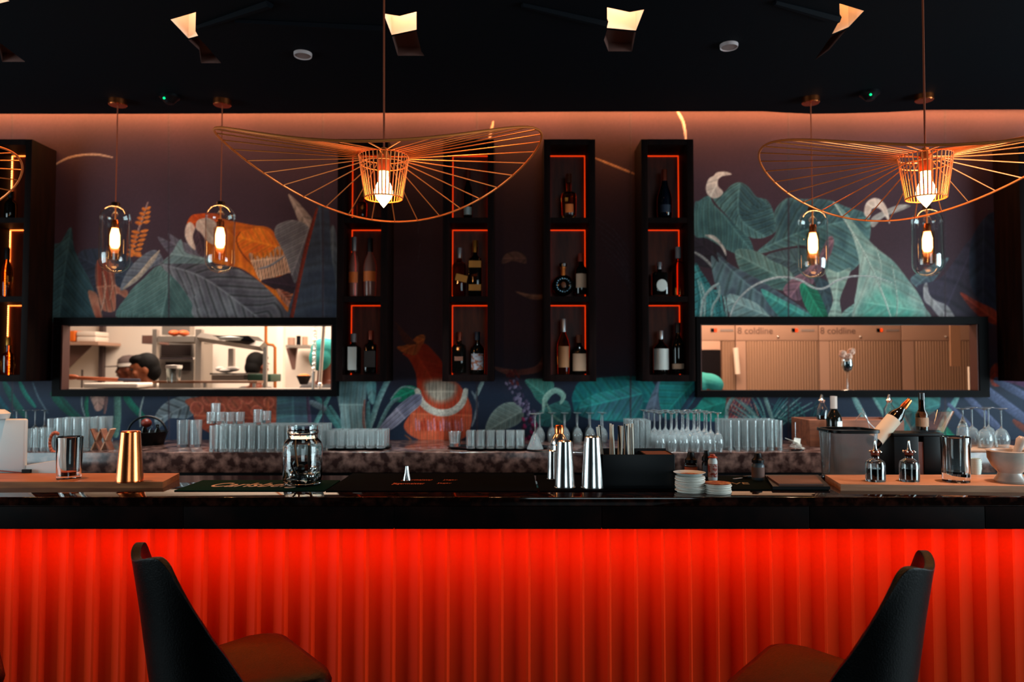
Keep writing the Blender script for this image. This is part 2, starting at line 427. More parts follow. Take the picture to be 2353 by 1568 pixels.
# macaw
poly([(480, 500), (540, 510), (582, 518), (616, 523), (634, 542), (648, 575), (660, 606), (672, 668), (676, 720), (660, 716), (640, 690), (598, 648), (556, 618), (520, 610), (482, 596), (474, 540)], '#c0500c', '#f07c14', 7, rim=.2, vd=.25)
poly([(546, 560), (545, 540), (562, 530), (600, 524), (630, 545), (642, 568), (612, 590), (578, 590)], '#d0580c', '#f8861a', 5, rim=.1, vd=.3)
stroke([(552, 534), (543, 552), (556, 582), (582, 612)], 3, '#7a2c0c')
poly([(572, 582), (606, 592), (640, 566), (656, 590), (668, 626), (640, 634), (602, 646), (586, 622)], '#b07a5c', '#e4b490', 12, spine=[(575, 600), (662, 590)], vs=.05, vd=.9)
stroke([(596, 618), (622, 610), (652, 590)], 5, '#8a8a8c', '#6a6066')
for i in range(7):
    stroke([(582 + i * 11, 584 - i * 2), (588 + i * 10, 596 - i * 2)], 6, '#e07818')
poly([(600, 645), (640, 636), (668, 628), (678, 655), (676, 674), (650, 672), (620, 660)], '#24141e', '#3a2430', 5, rim=.1)
poly([(634, 664), (674, 680), (676, 712), (656, 700)], '#8a3c24', '#c88a70', 7, vd=.9)
poly([(430, 520), (436, 500), (452, 492), (500, 492), (508, 512), (480, 526), (452, 524)], '#a83410', '#e85c14', 4, rim=.1, vd=.2)
poly([(455, 506), (482, 502), (500, 520), (498, 560), (478, 556), (462, 536), (450, 524)], '#c0a090', '#e8ccb8', 3, rim=.2, vd=.2)
poly([(425, 540), (428, 518), (438, 511), (448, 524), (443, 545), (449, 574), (434, 562)], '#c8a08c', '#f0d0bc', 3, rim=.4, vd=.1)
poly([(448, 532), (462, 540), (474, 560), (470, 590), (452, 578)], '#3a2630', '#5a4048', 3, rim=.2)
# leaves right of the macaw
poly([(662, 446), (684, 464), (712, 496), (722, 514), (702, 530), (688, 512), (676, 482)], '#8a7468', '#b8a090', 3, rim=.2)
poly([(631, 540), (634, 520), (652, 510), (676, 506), (706, 518), (716, 545), (700, 590), (680, 650), (668, 628), (656, 590), (642, 562)], '#4c464c', '#8a8484', 8, spine=[(712, 520), (668, 640)], vs=1.2)
poly([(757, 535), (774, 548), (776, 735), (748, 735)], '#40444c', '#6a7074', 6, rim=.2)
poly([(722, 486), (740, 472), (756, 486), (760, 570), (770, 735), (666, 735), (682, 650), (704, 570)], '#2c3444', '#46505e', 6, spine=[(735, 470), (745, 735)], vs=.2, rim=.05, vd=.4)
stroke([(728, 480), (706, 560), (688, 640), (668, 740)], 9, '#8a2c16', '#5a1c12', taper=(.6, 1))
# right of the cabinets
poly([(1596, 545), (1640, 545), (1668, 575), (1660, 615), (1596, 605)], '#241c28', '#302834', 3, rim=0)
poly([(1596, 470), (1606, 462), (1628, 450), (1642, 472), (1682, 508), (1718, 542), (1732, 578), (1716, 592), (1670, 574), (1625, 548), (1596, 540)], '#2c4c52', '#5a8886', 9, spine=[(1630, 452), (1690, 530), (1730, 580)], vs=1.2, rim=.25)
poly([(1638, 456), (1664, 442), (1680, 426), (1700, 419), (1720, 430), (1738, 452), (1762, 460), (1776, 484), (1783, 520), (1778, 536), (1748, 548), (1716, 542), (1684, 510)], '#2c4a52', '#5f8a88', 9, spine=[(1700, 420), (1700, 500), (1760, 545)], vs=1.0, vd=.7, rim=.45)
poly([(1783, 520), (1778, 494), (1790, 470), (1812, 455), (1848, 458), (1900, 459), (1945, 476), (1993, 494), (2000, 538), (1985, 590), (1955, 624), (1914, 628), (1884, 604), (1856, 566), (1800, 570), (1752, 582), (1742, 576), (1778, 545)], '#304c54', '#668e8a', 10, spine=[(1740, 578), (1850, 530), (1985, 500)], vs=1.1, vd=.6, rim=.4)
poly([(1690, 575), (1732, 576), (1762, 590), (1804, 612), (1838, 652), (1846, 672), (1796, 668), (1720, 645), (1700, 620)], '#3c5c5a', '#7a9a90', 8, vd=.6)
poly([(1760, 590), (1800, 575), (1850, 572), (1880, 600), (1870, 630), (1830, 636), (1806, 614)], '#3a4850', '#5a7474', 5, rim=.1)
poly([(1622, 432), (1628, 412), (1640, 404), (1648, 396), (1668, 395), (1681, 401), (1660, 405), (1650, 414), (1650, 428), (1661, 441), (1654, 452), (1640, 456), (1627, 448)], '#b0a49c', '#e8dcd0', 3, rim=.5, vd=.3)
poly([(1620, 541), (1638, 541), (1652, 552), (1666, 572), (1668, 588), (1656, 566), (1640, 552)], '#b0a8a2', '#dcd4cc', 2, rim=.4)
poly([(1596, 610), (1612, 625), (1640, 670), (1668, 735), (1596, 735)], '#1e6468', '#58a4a4', 9, spine=[(1596, 610), (1650, 735)], vs=.1, vd=.8)
for i in range(9): stroke([(1600 + i * 9, 735), (1606 + i * 7, 690 - i * 2), (1598 + i * 6, 640 + i * 4)], 5, random.choice(['#4c9a9a', '#8ab8b4', '#2a7478', '#a8c4be']))
stroke([(1596, 580), (1620, 596), (1645, 622)], 6, '#a8a8a8')
poly([(1634, 588), (1652, 604), (1648, 580), (1676, 606), (1716, 628), (1748, 645), (1800, 678), (1850, 712), (1878, 735), (1800, 735), (1740, 712), (1690, 692), (1655, 676), (1640, 640)], '#3c4150', '#6c8c90', 9, spine=[(1650, 592), (1740, 670), (1860, 735)], vs=.5, vd=.6, rim=.3)
poly([(1748, 665), (1800, 690), (1842, 712), (1872, 735), (1800, 735)], '#2a7470', '#5ab0a0', 6, vs=.4, rim=.2)
poly([(1672, 678), (1712, 686), (1742, 700), (1764, 722), (1770, 735), (1686, 735)], '#6a8a8c', '#a4bcb8', 5, rim=.3)
stroke([(1610, 740), (1616, 690), (1634, 664), (1652, 652)], 7, '#b0c0bc'); stroke([(1634, 740), (1638, 705), (1652, 680), (1654, 658)], 6, '#a0b8b4')
poly([(1800, 668), (1816, 644), (1850, 622), (1880, 590), (1904, 545), (1916, 552), (1908, 586), (1880, 632), (1846, 684), (1826, 690)], '#5c4454', '#a0727c', 7, vd=.6)
poly([(1838, 655), (1868, 656), (1890, 688), (1908, 735), (1876, 735), (1850, 704)], '#0e5a44', '#2c9a74', 5, rim=.1)
poly([(1870, 640), (1905, 650), (1912, 700), (1908, 735), (1890, 690)], '#2c3c48', '#40545a', 3, rim=.1)
poly([(1896, 618), (1925, 626), (1955, 616), (1944, 650), (1930, 690), (1934, 735), (1902, 735), (1914, 692), (1906, 655)], '#6a8a80', '#a8beb0', 5, vs=.2, rim=.3)
poly([(1934, 722), (1960, 700), (1985, 690), (1980, 715), (1945, 738)], '#4c7470', '#8cb0a4', 3)
poly([(1913, 463), (1945, 490), (1974, 528), (2012, 568), (2054, 602), (2084, 640), (2108, 672), (2124, 704), (2130, 738), (1972, 738), (1963, 700), (1970, 655), (1974, 600), (1958, 540), (1938, 498)], '#6c8c84', '#b4c8ba', 9, spine=[(1913, 463), (1985, 580), (2025, 668), (2050, 738)], vs=1.4, vd=.35, rim=.15)
poly([(1990, 690), (2030, 660), (2080, 690), (2110, 738), (1985, 738)], '#4c9484', '#86c0ac', 4, rim=0, vd=.3, soft=30)
stroke([(1916, 466), (1985, 580), (2025, 668), (2050, 738)], 4, '#c0d0c4'); stroke([(1990, 590), (2022, 655)], 3, '#a8bcb0'); stroke([(2012, 568), (2024, 610), (2022, 660)], 3, '#b0c4b8'); stroke([(2050, 610), (2062, 690), (2058, 738)], 3, '#a8bcb0')
stroke([(1675, 738), (1690, 698), (1722, 664), (1762, 644), (1800, 637), (1838, 644), (1870, 662), (1896, 662), (1924, 645), (1962, 635), (2010, 637), (2050, 650)], 5, '#c0c0bc', '#90989a', taper=(.8, .2))
poly([(2000, 514), (2006, 498), (2040, 480), (2072, 470), (2092, 474), (2066, 486), (2030, 500), (2008, 522)], '#8a8480', '#b8b0a8', 2, rim=.2)
poly([(1986, 492), (1990, 468), (2006, 456), (2024, 460), (2038, 480), (2045, 514), (2036, 500), (2022, 480), (2004, 480), (1998, 500)], '#c0a898', '#f0d8c8', 2, rim=.5, vd=.2)
poly([(2092, 640), (2130, 616), (2180, 592), (2150, 640), (2120, 668), (2105, 660)], '#3c4250', '#5c7478', 5, vs=.3)
poly([(2106, 665), (2160, 640), (2200, 590), (2220, 560), (2250, 530), (2292, 500), (2292, 740), (2180, 740)], '#322a36', '#40364a', 6, vs=.2, rim=.05)
poly([(2236, 540), (2292, 496), (2292, 712), (2250, 690), (2228, 640)], '#1c2032', '#2c3648', 4, rim=.1)
poly([(2122, 660), (2130, 650), (2136, 678), (2152, 692), (2178, 704), (2196, 738), (2168, 738), (2140, 706), (2124, 690)], '#7c787c', '#a8a2a2', 3)
poly([(2206, 672), (2248, 694), (2290, 716), (2296, 748), (2262, 735), (2232, 710)], '#6a2018', '#a04028', 4, rim=.2)
poly([(2276, 850), (2292, 836), (2300, 884), (2278, 884)], '#7a2418', '#9c3c28', 3)
# wall between the cabinets
stroke([(1556, 255), (1570, 282), (1576, 322)], 6, '#f0c8b0'); stroke([(1133, 280), (1123, 325)], 6, '#e0b090'); stroke([(1368, 364), (1418, 384), (1458, 400)], 5, '#e0a880')
poly([(1154, 606), (1160, 586), (1184, 578), (1206, 588), (1208, 606), (1180, 600)], '#6a4a44', '#8a6458', 2)
poly([(1184, 670), (1215, 676), (1252, 678), (1250, 686), (1222, 688)], '#8a5a48', '#a87860', 2)
poly([(1130, 842), (1180, 850), (1230, 842), (1248, 818), (1252, 832), (1236, 856), (1170, 862)], '#6a3c38', '#8a5850', 2)
for i in range(7): stroke([(1370 + i * 4, 500 + i * 16), (1410 + i * 5, 530 + i * 20), (1455, 590 + i * 22)], 4, '#4a3a48')
poly([(912, 798), (936, 792), (960, 772), (976, 772), (972, 794), (956, 816), (930, 812)], '#a84a22', '#d87838', 3, rim=.2)
for i in range(4): stroke([(908 + i * 5, 742 + i * 12), (936, 772 + i * 6), (956, 790)], 4, '#6a3428')
poly([(925, 812), (956, 816), (974, 790), (1000, 812), (1018, 838), (1024, 880), (1000, 905), (962, 900), (956, 860), (940, 826)], '#a02810', '#c8401c', 4, rim=.15, vd=.2)
# lower band
for x, y0, x1, y1, w, c in [(10, 880, 60, 960, 16, '#12584e'), (45, 878, 80, 935, 10, '#1c8070'), (-10, 905, 30, 960, 14, '#0f4c58'), (75, 880, 110, 950, 4, '#5c707c'), (120, 905, 175, 960, 18, '#0f5c4c'), (200, 910, 205, 975, 9, '#0e6a50'), (188, 905, 196, 960, 3, '#8c9c9c'),
    (285, 905, 330, 960, 16, '#12705c'), (330, 912, 322, 980, 4, '#9ca8a4'), (140, 912, 200, 975, 10, '#0f4c44')]:
    stroke([(x, y0), ((x + x1) / 2 - 4, (y0 + y1) / 2), (x1, y1)], w, c)
stroke([(270, 905), (270, 960), (266, 1000)], 16, '#5c8274', '#3c5c54', taper=(1, .8))
poly([(208, 905), (240, 905), (236, 938), (222, 945), (214, 930)], '#9a6c60', '#b88c7c', 2, rim=.1); stroke([(246, 905), (240, 950)], 8, '#7c5450')
poly([(355, 960), (375, 930), (410, 912), (450, 908), (455, 940), (430, 962), (390, 962), (364, 985)], '#545e66', '#8a9294', 5, vs=1, vd=.9)
poly([(438, 915), (640, 905), (640, 975), (600, 1000), (500, 1000), (452, 975), (444, 945)], '#8a3422', '#b45a3c', 8, rim=0, vd=.5)
for (x, y, r) in [(452, 938, 13), (482, 915, 15), (505, 940, 11), (540, 928, 14), (568, 915, 12), (520, 965, 10), (590, 945, 11), (618, 925, 10)]:
    a = [(x + r * math.cos(i * PI / 6), y + r * math.sin(i * PI / 6)) for i in range(13)]; stroke(a, 6, '#c4684a', '#a04030', taper=(1, 1))
stroke([(615, 912), (612, 990)], 9, '#c05a38')
poly([(636, 905), (712, 905), (716, 1000), (634, 1000)], '#384a58', '#4c7478', 6, sharp=True, vs=.1, rim=.02, vd=.3)
stroke([(706, 905), (714, 1000)], 8, '#503c54')
for a, b, w, c in [((726, 910), (790, 1000), 13, '#46807e'), ((756, 912), (712, 1000), 10, '#5c9490'), ((716, 925), (745, 940), 14, '#74848c'), ((758, 935), (800, 1000), 9, '#548a88')]:
    stroke([a, b], w, c, taper=(.8, .8))
poly([(776, 872), (842, 872), (842, 905), (838, 950), (842, 1005), (792, 1005), (782, 950)], '#5c7c80', '#a0bab8', 5, spine=[(776, 930), (845, 930)], vs=.1, rim=.1, vd=.5)
stroke([(838, 920), (835, 965), (841, 1005)], 6, '#a87468')
poly([(842, 872), (862, 872), (864, 905), (858, 930), (846, 915)], '#487c80', '#7ca8a8', 2, rim=.1)
stroke([(892, 872), (868, 925), (846, 995)], 13, '#8cb0ae', '#50787a', taper=(1, .5)); stroke([(846, 925), (846, 1000)], 10, '#5c8c8e')
poly([(898, 920), (912, 898), (930, 888), (950, 888), (968, 902), (945, 916), (920, 924), (906, 922)], '#0e6850', '#28a880', 3, rim=.2)
stroke([(862, 1000), (885, 950), (902, 924), (920, 915)], 9, '#6c9494'); stroke([(898, 918), (925, 890), (965, 898)], 4, '#8ab4ac')
poly([(928, 980), (945, 948), (962, 915), (985, 888), (1040, 876), (1066, 900), (1084, 940), (1080, 985), (1060, 1010), (1000, 1020), (950, 1005)], '#b83a20', '#e8724c', 20, spine=[(925, 950), (1085, 955)], vs=.05, vd=.5, rim=.1)
for i in range(16):
    x = 955 + i * 7; stroke([(x, 962 + (i % 3) * 4), (x + 2, 990)], 4, random.choice(['#e8909c', '#d0707c', '#f0b0a0', '#c03820']))
poly([(975, 880), (1015, 872), (1048, 884), (1040, 915), (1010, 925), (985, 912)], '#9c8c7c', '#d0c0ac', 10, spine=[(970, 900), (1050, 900)], vs=.05, soft=14, rim=0, vd=.7)
stroke([(958, 898), (974, 930), (1004, 948), (1038, 946), (1062, 926), (1070, 898)], 16, '#d8d0c0', '#b8b0a4', taper=(.7, .7))
poly([(968, 908), (966, 930), (942, 952), (905, 984), (866, 998), (880, 972), (918, 930), (948, 908)], '#6c6c84', '#b4b0c4', 10, spine=[(895, 920), (950, 985)], vs=.03, vd=.7)
stroke([(930, 1000), (946, 1015), (932, 1030)], 3, '#a05a34')
stroke([(1112, 870), (1092, 915)], 9, '#9ab0ac'); stroke([(1084, 900), (1096, 925), (1092, 955), (1084, 980)], 5, '#8a96a0')
poly([(1116, 992), (1126, 956), (1152, 930), (1184, 926), (1204, 950), (1190, 975), (1150, 990)], '#50605e', '#96a8a0', 7, spine=[(1200, 945), (1120, 990)], vs=.8)
for i in range(80):
    u = random.random(); x = 1170 + u * 62 + random.uniform(-15, 15); y = 868 + u * 110 + random.uniform(-8, 8)
    stroke([(x, y), (x + random.uniform(-5, 5), y + 5)], random.uniform(4, 8), random.choice(['#5c5070', '#8a80a0', '#463c5c', '#a090b4']))
for i in range(22):
    x = random.uniform(1200, 1232); y = random.uniform(960, 1008); stroke([(x, y), (x + 3, y + 7)], 6, random.choice(['#8a1c50', '#b03068', '#501830']))
for i in range(20):
    x = random.uniform(1162, 1190); y = random.uniform(848, 882); stroke([(x, y), (x + 3, y + 5)], 5, random.choice(['#8a3430', '#6a2830']))
poly([(1208, 872), (1268, 876), (1268, 905), (1250, 930), (1232, 918), (1222, 900)], '#2c6c64', '#6cb0a0', 5, rim=.2)
poly([(1240, 945), (1300, 920), (1310, 962), (1270, 980), (1236, 975)], '#28585a', '#3c7c78', 4)
stroke([(1248, 948), (1254, 915), (1276, 898), (1294, 910), (1288, 928)], 13, '#a4c8b8', '#7ca498', taper=(.3, .3)); stroke([(1254, 925), (1270, 955), (1290, 970)], 6, '#78a090')
poly([(1318, 900), (1350, 872), (1495, 872), (1490, 960), (1400, 968), (1330, 955), (1316, 930)], '#0e5660', '#22908a', 7, vs=.8, rim=.1)
poly([(1332, 930), (1370, 905), (1420, 895), (1450, 886), (1476, 905), (1460, 960), (1350, 962)], '#2c5c68', '#2c9c94', 6, rim=.25)
poly([(1480, 960), (1498, 905), (1520, 872), (1524, 960)], '#4c586c', '#6c7c90', 3, rim=.1)
poly([(1520, 872), (1602, 872), (1602, 905), (1570, 950), (1524, 960)], '#0e5c64', '#24948c', 6, vs=.9, rim=.15)
stroke([(1602, 895), (1575, 935), (1560, 960)], 12, '#26405a')
poly([(1575, 962), (1600, 935), (1625, 908), (1670, 908), (1672, 965)], '#0e6c64', '#2c9c8c', 3, rim=.1)
poly([(1672, 908), (1724, 905), (1720, 935), (1706, 968), (1674, 968)], '#7c3c40', '#9c5448', 3, rim=0)
for i in range(7):
    stroke([(1672 + i * 9, 905), (1662 + i * 9 + 30, 968)], 2.5, '#c89080'); stroke([(1690 + i * 9, 905), (1660 + i * 8, 968)], 2.5, '#502c50')
stroke([(1670, 970), (1672, 935), (1688, 908)], 8, '#8cb0ac')
fan((1762, 1010), 26, 45, 135, 80, 130, 3.4, ['#3c7c80', '#6ca4a0', '#20585e', '#8cb4b0', '#2c6468'], .25)
fan((1860, 1000), 10, 60, 150, 70, 110, 3.4, ['#2c6c6c', '#4c8c88', '#1c4c54'], .25)
stroke([(1755, 905), (1775, 965)], 9, '#7ca09c')
stroke([(1958, 905), (1998, 985)], 13, '#8cb0ac', '#5c8484')
poly([(2004, 905), (2162, 905), (2160, 935), (2080, 1000), (2050, 1000)], '#2c6468', '#4c9088', 4, sharp=True, rim=.1)
stroke([(2002, 905), (2050, 985)], 7, '#7cb0a8'); stroke([(2204, 905), (2152, 1000)], 14, '#7ca8a2', '#4c7c7c')
poly([(2166, 970), (2200, 1008), (2160, 1008)], '#0c7054', '#1c9c78', 2, sharp=True, rim=0)
for a, b, w in [((2240, 878), (2370, 975), 22), ((2290, 874), (2390, 930), 18), ((2215, 905), (2310, 1000), 16), ((2180, 930), (2240, 990), 10)]:
    stroke([a, b], w, '#5c6484', '#3c4460', taper=(.8, .8))
poly([(2300, 874), (2400, 874), (2400, 905)], '#502c50', '#6a4060', 3, sharp=True)
stroke([(2330, 968), (2372, 1000)], 14, '#7c3424')
for y in (500, 560): stroke([(965, y), (960, y + 40)], 3, '#50404c')
# seams between the wallpaper drops
for sx in (28, 388, 742, 1096, 1449, 1812, 2172):
    stroke([(sx, 225), (sx, 1030)], 3, '#40323c', taper=(1, 1), soft=3)
ART = np.clip(ART * (0.95 + 0.1 * N1)[..., None], 0, 1)
ARTL = np.where(ART <= 0.04045, ART / 12.92, ((ART + 0.055) / 1.055) ** 2.4)

# openings of the two kitchen hatches (on the wall plane)
def win_rect(a, b, c, d): p = P(a, b, YW); q = P(c, d, YW); return p.x, q.x, q.z, p.z
YH = 4.195
HL = (P(139, 800, YH).x, P(763, 800, YH).x, P(440, 896, YH).z, P(440, 747, YH).z)
HR = (P(1610, 800, YH).x, P(2250, 800, YH).x, P(1900, 898, YH).z, P(1900, 745, YH).z)
verts = np.zeros((nz * nx, 3)); verts[:, 0] = XX.ravel(); verts[:, 1] = YW; verts[:, 2] = ZZ.ravel()
ii, jj = np.meshgrid(np.arange(nz - 1), np.arange(nx - 1), indexing='ij')
cxs = (gx[jj] + gx[jj + 1]) / 2; czs = (gz[ii] + gz[ii + 1]) / 2
keep = np.ones(cxs.shape, bool)
for (a, b, c, d) in (HL, HR): keep &= ~((cxs > a + .004) & (cxs < b - .004) & (czs > c + .004) & (czs < d - .004))
ii, jj = ii[keep], jj[keep]; a = ii * nx + jj
quads = np.stack([a, a + 1, a + nx + 1, a + nx], 1)
me = bpy.data.meshes.new('mural'); me.vertices.add(len(verts)); me.vertices.foreach_set('co', verts.ravel())
me.loops.add(quads.size); me.loops.foreach_set('vertex_index', quads.ravel())
me.polygons.add(len(quads)); me.polygons.foreach_set('loop_start', np.arange(len(quads)) * 4)
me.update(calc_edges=True); me.validate()
ca = me.color_attributes.new('pigment', 'FLOAT_COLOR', 'POINT')
buf = np.ones((nz * nx, 4), np.float32); buf[:, :3] = ARTL.reshape(-1, 3); ca.data.foreach_set('color', buf.ravel())
mm = bpy.data.materials.new('printed_wallpaper'); mm.use_nodes = True; nt = mm.node_tree; b = nt.nodes['Principled BSDF']
b.inputs['Roughness'].default_value = 0.62; b.inputs['Specular IOR Level'].default_value = 0.2
at = nt.nodes.new('ShaderNodeAttribute'); at.attribute_name = 'pigment'; nt.links.new(at.outputs['Color'], b.inputs['Base Color'])
me.materials.append(mm)
# the wall itself behind the wallpaper
w = MB(); x0, x1 = -5.0, 5.0; y0, y1 = YW + .002, YW + .02; zt = ZC + .30
w.box(x0, HL[0], y0, y1, 0, zt); w.box(HL[1], HR[0], y0, y1, 0, zt); w.box(HR[1], x1, y0, y1, 0, zt)
for h in (HL, HR): w.box(h[0], h[1], y0, y1, 0, h[2]); w.box(h[0], h[1], y0, y1, h[3], zt)
wall = struct(w.build('wall_back', mat('plain_wall', '#3a3038', 0.8)))
mur = bpy.data.objects.new('mural', me); COL.objects.link(mur); mur.parent = wall
mur['label'] = 'printed tropical mural wallpaper'
# ------------------------------------------------------------------ room shell
ZT = ZC + .30
struct(MB().box(-5.2, 5.2, -5.2, 8.2, -.1, 0).build('floor', M['floor']))
def side_wall(sgn, name):
    x0, x1 = (4.98, 5.12) if sgn > 0 else (-5.12, -4.98); m = MB()
    m.box(x0, x1, -5.1, .35, 0, ZT); m.box(x0, x1, 3.05, YW + .13, 0, ZT)
    m.box(x0, x1, .35, 3.05, 0, .85); m.box(x0, x1, .35, 3.05, 2.65, ZT)
    o = struct(m.build(name, M['darkwall']))
    f = MB(); xm = (x0 + x1) / 2
    for y in (.35, 1.25, 2.15, 3.0): f.box(xm - .03, xm + .03, y, y + .05, .85, 2.65)
    for z in (.85, 1.7, 2.6): f.box(xm - .03, xm + .03, .35, 3.05, z, z + .05)
    struct(f.build('window_' + ('1' if sgn > 0 else '2'), M['black']))
side_wall(1, 'wall_right'); side_wall(-1, 'wall_left')
struct(MB().box(-5.1, 5.1, -5.2, -5.05, 0, ZT).build('wall_front', M['darkwall']))
struct(MB().box(-5.1, 5.1, -5.1, YW + .13, ZT + .02, ZT + .1).build('ceiling_upper', M['darkwall']))

# dropped dark ceiling: cut edge near the wall, with angular slots
edge_px = [(-400, 262), (300, 262), (900, 260), (1300, 257), (1752, 256), (1800, 259), (1862, 262), (1940, 261), (2040, 258), (2130, 253), (2353, 252), (2800, 252)]
def onceil(px, py, z=None):
    z = z or ZC; y = Yat(py, z); p = P(px, py, y); return (p.x, p.y)
edge = [onceil(*p) for p in edge_px]
edge = [(-4.97, edge[0][1])] + [e for e in edge if -4.9 < e[0] < 4.9] + [(4.97, edge[-1][1])]
outer = [(-4.97, -5.04), (4.97, -5.04)] + edge[::-1]
slots = [[(392, 45), (450, 28), (449, 72), (455, 82), (433, 88)],
         [(881, 31), (918, 37), (957, 27), (957, 68), (900, 80)],
         [(1395, 17), (1447, 28), (1480, 22), (1461, 70), (1395, 64)],
         [(1929, 8), (1985, 25), (1950, 62), (1912, 78), (1930, 45)],
         [(-40, -18), (22, 2), (-10, 10), (-60, 20)]]
tails = [[(433, 92), (455, 85), (478, 110), (508, 145), (462, 145), (458, 115)],
         [(901, 84), (957, 71), (968, 118), (975, 128), (914, 128)],
         [(1395, 68), (1461, 74), (1452, 118), (1398, 118), (1388, 92)],
         [(1911, 82), (1945, 68), (1905, 115), (1872, 138)],
         [(-5, 95), (12, 108), (58, 142), (5, 142)]]
bm = bmesh.new()
def loop(pts, z):
    vs = [bm.verts.new((x, y, z)) for x, y in pts]; return [bm.edges.new((vs[i], vs[(i + 1) % len(vs)])) for i in range(len(vs))]
es = loop(outer, ZC)
for s in slots + tails: es += loop([onceil(*p) for p in s], ZC)
bmesh.ops.triangle_fill(bm, edges=es, use_beauty=True)
me_c = bpy.data.meshes.new('ceiling')
# upstand at the cove edge
ed = edge
for (ax, ay), (bx, by) in zip(ed, ed[1:]):
    v = [bm.verts.new(q) for q in ((ax, ay, ZC), (bx, by, ZC), (bx, by, ZC + .05), (ax, ay, ZC + .05))]; bm.faces.new(v)
bm.to_mesh(me_c); bm.free(); me_c.materials.append(M['ceil'])
ceil = bpy.data.objects.new('ceiling', me_c); COL.objects.link(ceil); struct(ceil)
def recess(pts, depth, m_, name, inward=0.0):
    q = [onceil(*p) for p in pts]; bm = bmesh.new()
    A = [bm.verts.new((x, y, ZC)) for x, y in q]; B = [bm.verts.new((x, y, ZC + depth)) for x, y in q]; n = len(q)
    for i in range(n): bm.faces.new((A[i], A[(i + 1) % n], B[(i + 1) % n], B[i]))
    bm.faces.new(B); me = bpy.data.meshes.new(name); bm.to_mesh(me); bm.free(); me.materials.append(m_)
    o = bpy.data.objects.new(name, me); COL.objects.link(o); o.parent = ceil; return q
for i, s in enumerate(slots):
    q = recess(s, 0.22, M['cream'], 'light_slot')
    cxm = sum(a for a, b in q) / len(q); ymin = min(b for a, b in q)
    light('POINT', 'slot_lamp', (cxm, ymin + .06, ZC + .17), (1.4, 1.4, 1.4, 1.0, 1.2)[i], (1.0, 0.66, 0.46) if i != 3 else (1.0, .5, .2), 0.015)
for s in tails: recess(s, 0.04, mat('dim_slot_brown', '#5a3830', 0.8), 'slot_tail')  # brown colour stands in for the dimmer light at the slots' far end
# beams of the folded ceiling
for (a, b) in [((1200, 8), (1392, 52)), ((540, 45), (880, 62)), ((1780, 3), (1925, 42)), ((455, 60), (620, 5))]:
    A = onceil(*a); B = onceil(*b); struct(MB().tube([(A[0], A[1], ZC - .004), (B[0], B[1], ZC - .004)], [.012, .02], 6).build('trim_ceiling', M['ceil']))

# ceiling speakers and sprinklers
def speaker_at(px, py, label):
    x, y = onceil(px, py); r = S(21, y)
    t = thing('ceiling_speaker', label, 'speaker', (x, y, ZC))
    MB().lathe([(0, -.012), (r * .86, -.012), (r * .88, -.010)], segs=32).build('grille', mat('pale_grille', '#8a7470', 0.7, bump=(900, 1.0)), t)
    MB().lathe([(r * .87, -.001), (r * .87, -.014), (r * .96, -.016), (r, -.008), (r, -.001)], segs=32).build('rim', mat('pale_rim', '#b8a8a8', 0.4), t)
speaker_at(696, 122, 'round white ceiling speaker left of the cord of the left wire lamp')
speaker_at(1675, 102, 'round white ceiling speaker to the right, near the orange light slot')
for px, py, lb in ((390, 226, 'tiny ceiling detector with green light between the two left glass pendants'), (1998, 218, 'tiny ceiling detector with green light between the two right glass pendants')):
    x, y = onceil(px, py - 6); t = thing('smoke_detector', lb, 'detector', (x, y, ZC))
    MB().lathe([(0, -.045), (.02, -.042), (.04, -.02), (.05, -.012), (.05, 0)], segs=24).build('housing', M['black'], t)
    MB().ball((-.012, -.036, -.026), .006).build('indicator', M['green'], t)

# ------------------------------------------------------------------ bar counter
B0, B1 = -2.6, 2.6
zbot = P(1176, 1217, YBF).z
bar = thing('bar_counter', 'long dark polished stone bar counter with a red lit pleated front', 'bar counter', (0, YBF, 0))
m = MB(); m.box(B0, B1, 0, YBB - YBF, ZB - .03, ZB, .003); m.build('bar_top', M['granitebar'], bar)
seams = [P(px, 1180, YBF).x for px in (-100, 420, 905, 1383, 1861, 2265)]
fs = [B0] + [s for s in seams if B0 < s < B1] + [B1]
m = MB()
for a, b_ in zip(fs, fs[1:]): m.box(a + .0012, b_ - .0012, .004, .03, zbot, ZB - .031, .001)
m.build('edge_fascia', M['fascia'], bar)
MB().box(B0, B1, .0305, .30, zbot + .004, ZB - .031).build('underside', M['black'], bar)
YP = YBF + .24
pt = S(61, YP)
def pleats(x0, x1, y, dep):
    pts = []; x = x0; k = 0
    while x < x1:
        pts += [(x, y), (x + pt * .38, y - dep), (x + pt * .47, y - dep), (x + pt * .56, y - dep * .2), (x + pt * .93, y)]; x += pt
    return pts
pp = pleats(B0, B1, YP - YBF, .022)
m = MB(); m.grid([[(x, y, 0.10) for x, y in pp], [(x, y, zbot + .02) for x, y in pp]])
m.build('pleated_panel', M['panel'], bar, ang=8)
MB().box(B0, B1, YP - YBF + .02, YP - YBF + .08, 0, zbot + .004).build('bar_body', M['black'], bar)
MB().box(B0, B1, YP - YBF + .0, YP - YBF + .02, 0, .10).build('plinth', M['black'], bar)
MB().box(B0 + .1, B1 - .1, .04, .075, zbot + .001, zbot + .007).build('light_profile', M['chrome'], bar)

# back counter
kb = thing('back_counter', 'speckled brown granite back counter below the mural', 'counter', (0, YKF, 0))
zk0 = P(1176, 1087, YKF).z
MB().box(-3.2, 3.2, 0, YW - YKF - .002, zk0, ZK, .003).build('worktop', M['granite'], kb)
MB().box(-3.2, 3.2, .03, YW - YKF - .004, 0, zk0 - .001).build('base_cabinet', M['black'], kb)
struct(MB().box(-3.2, 3.2, YBB + .02, YKF - .06, .0, .03).build('floor_mat', M['blackm']))

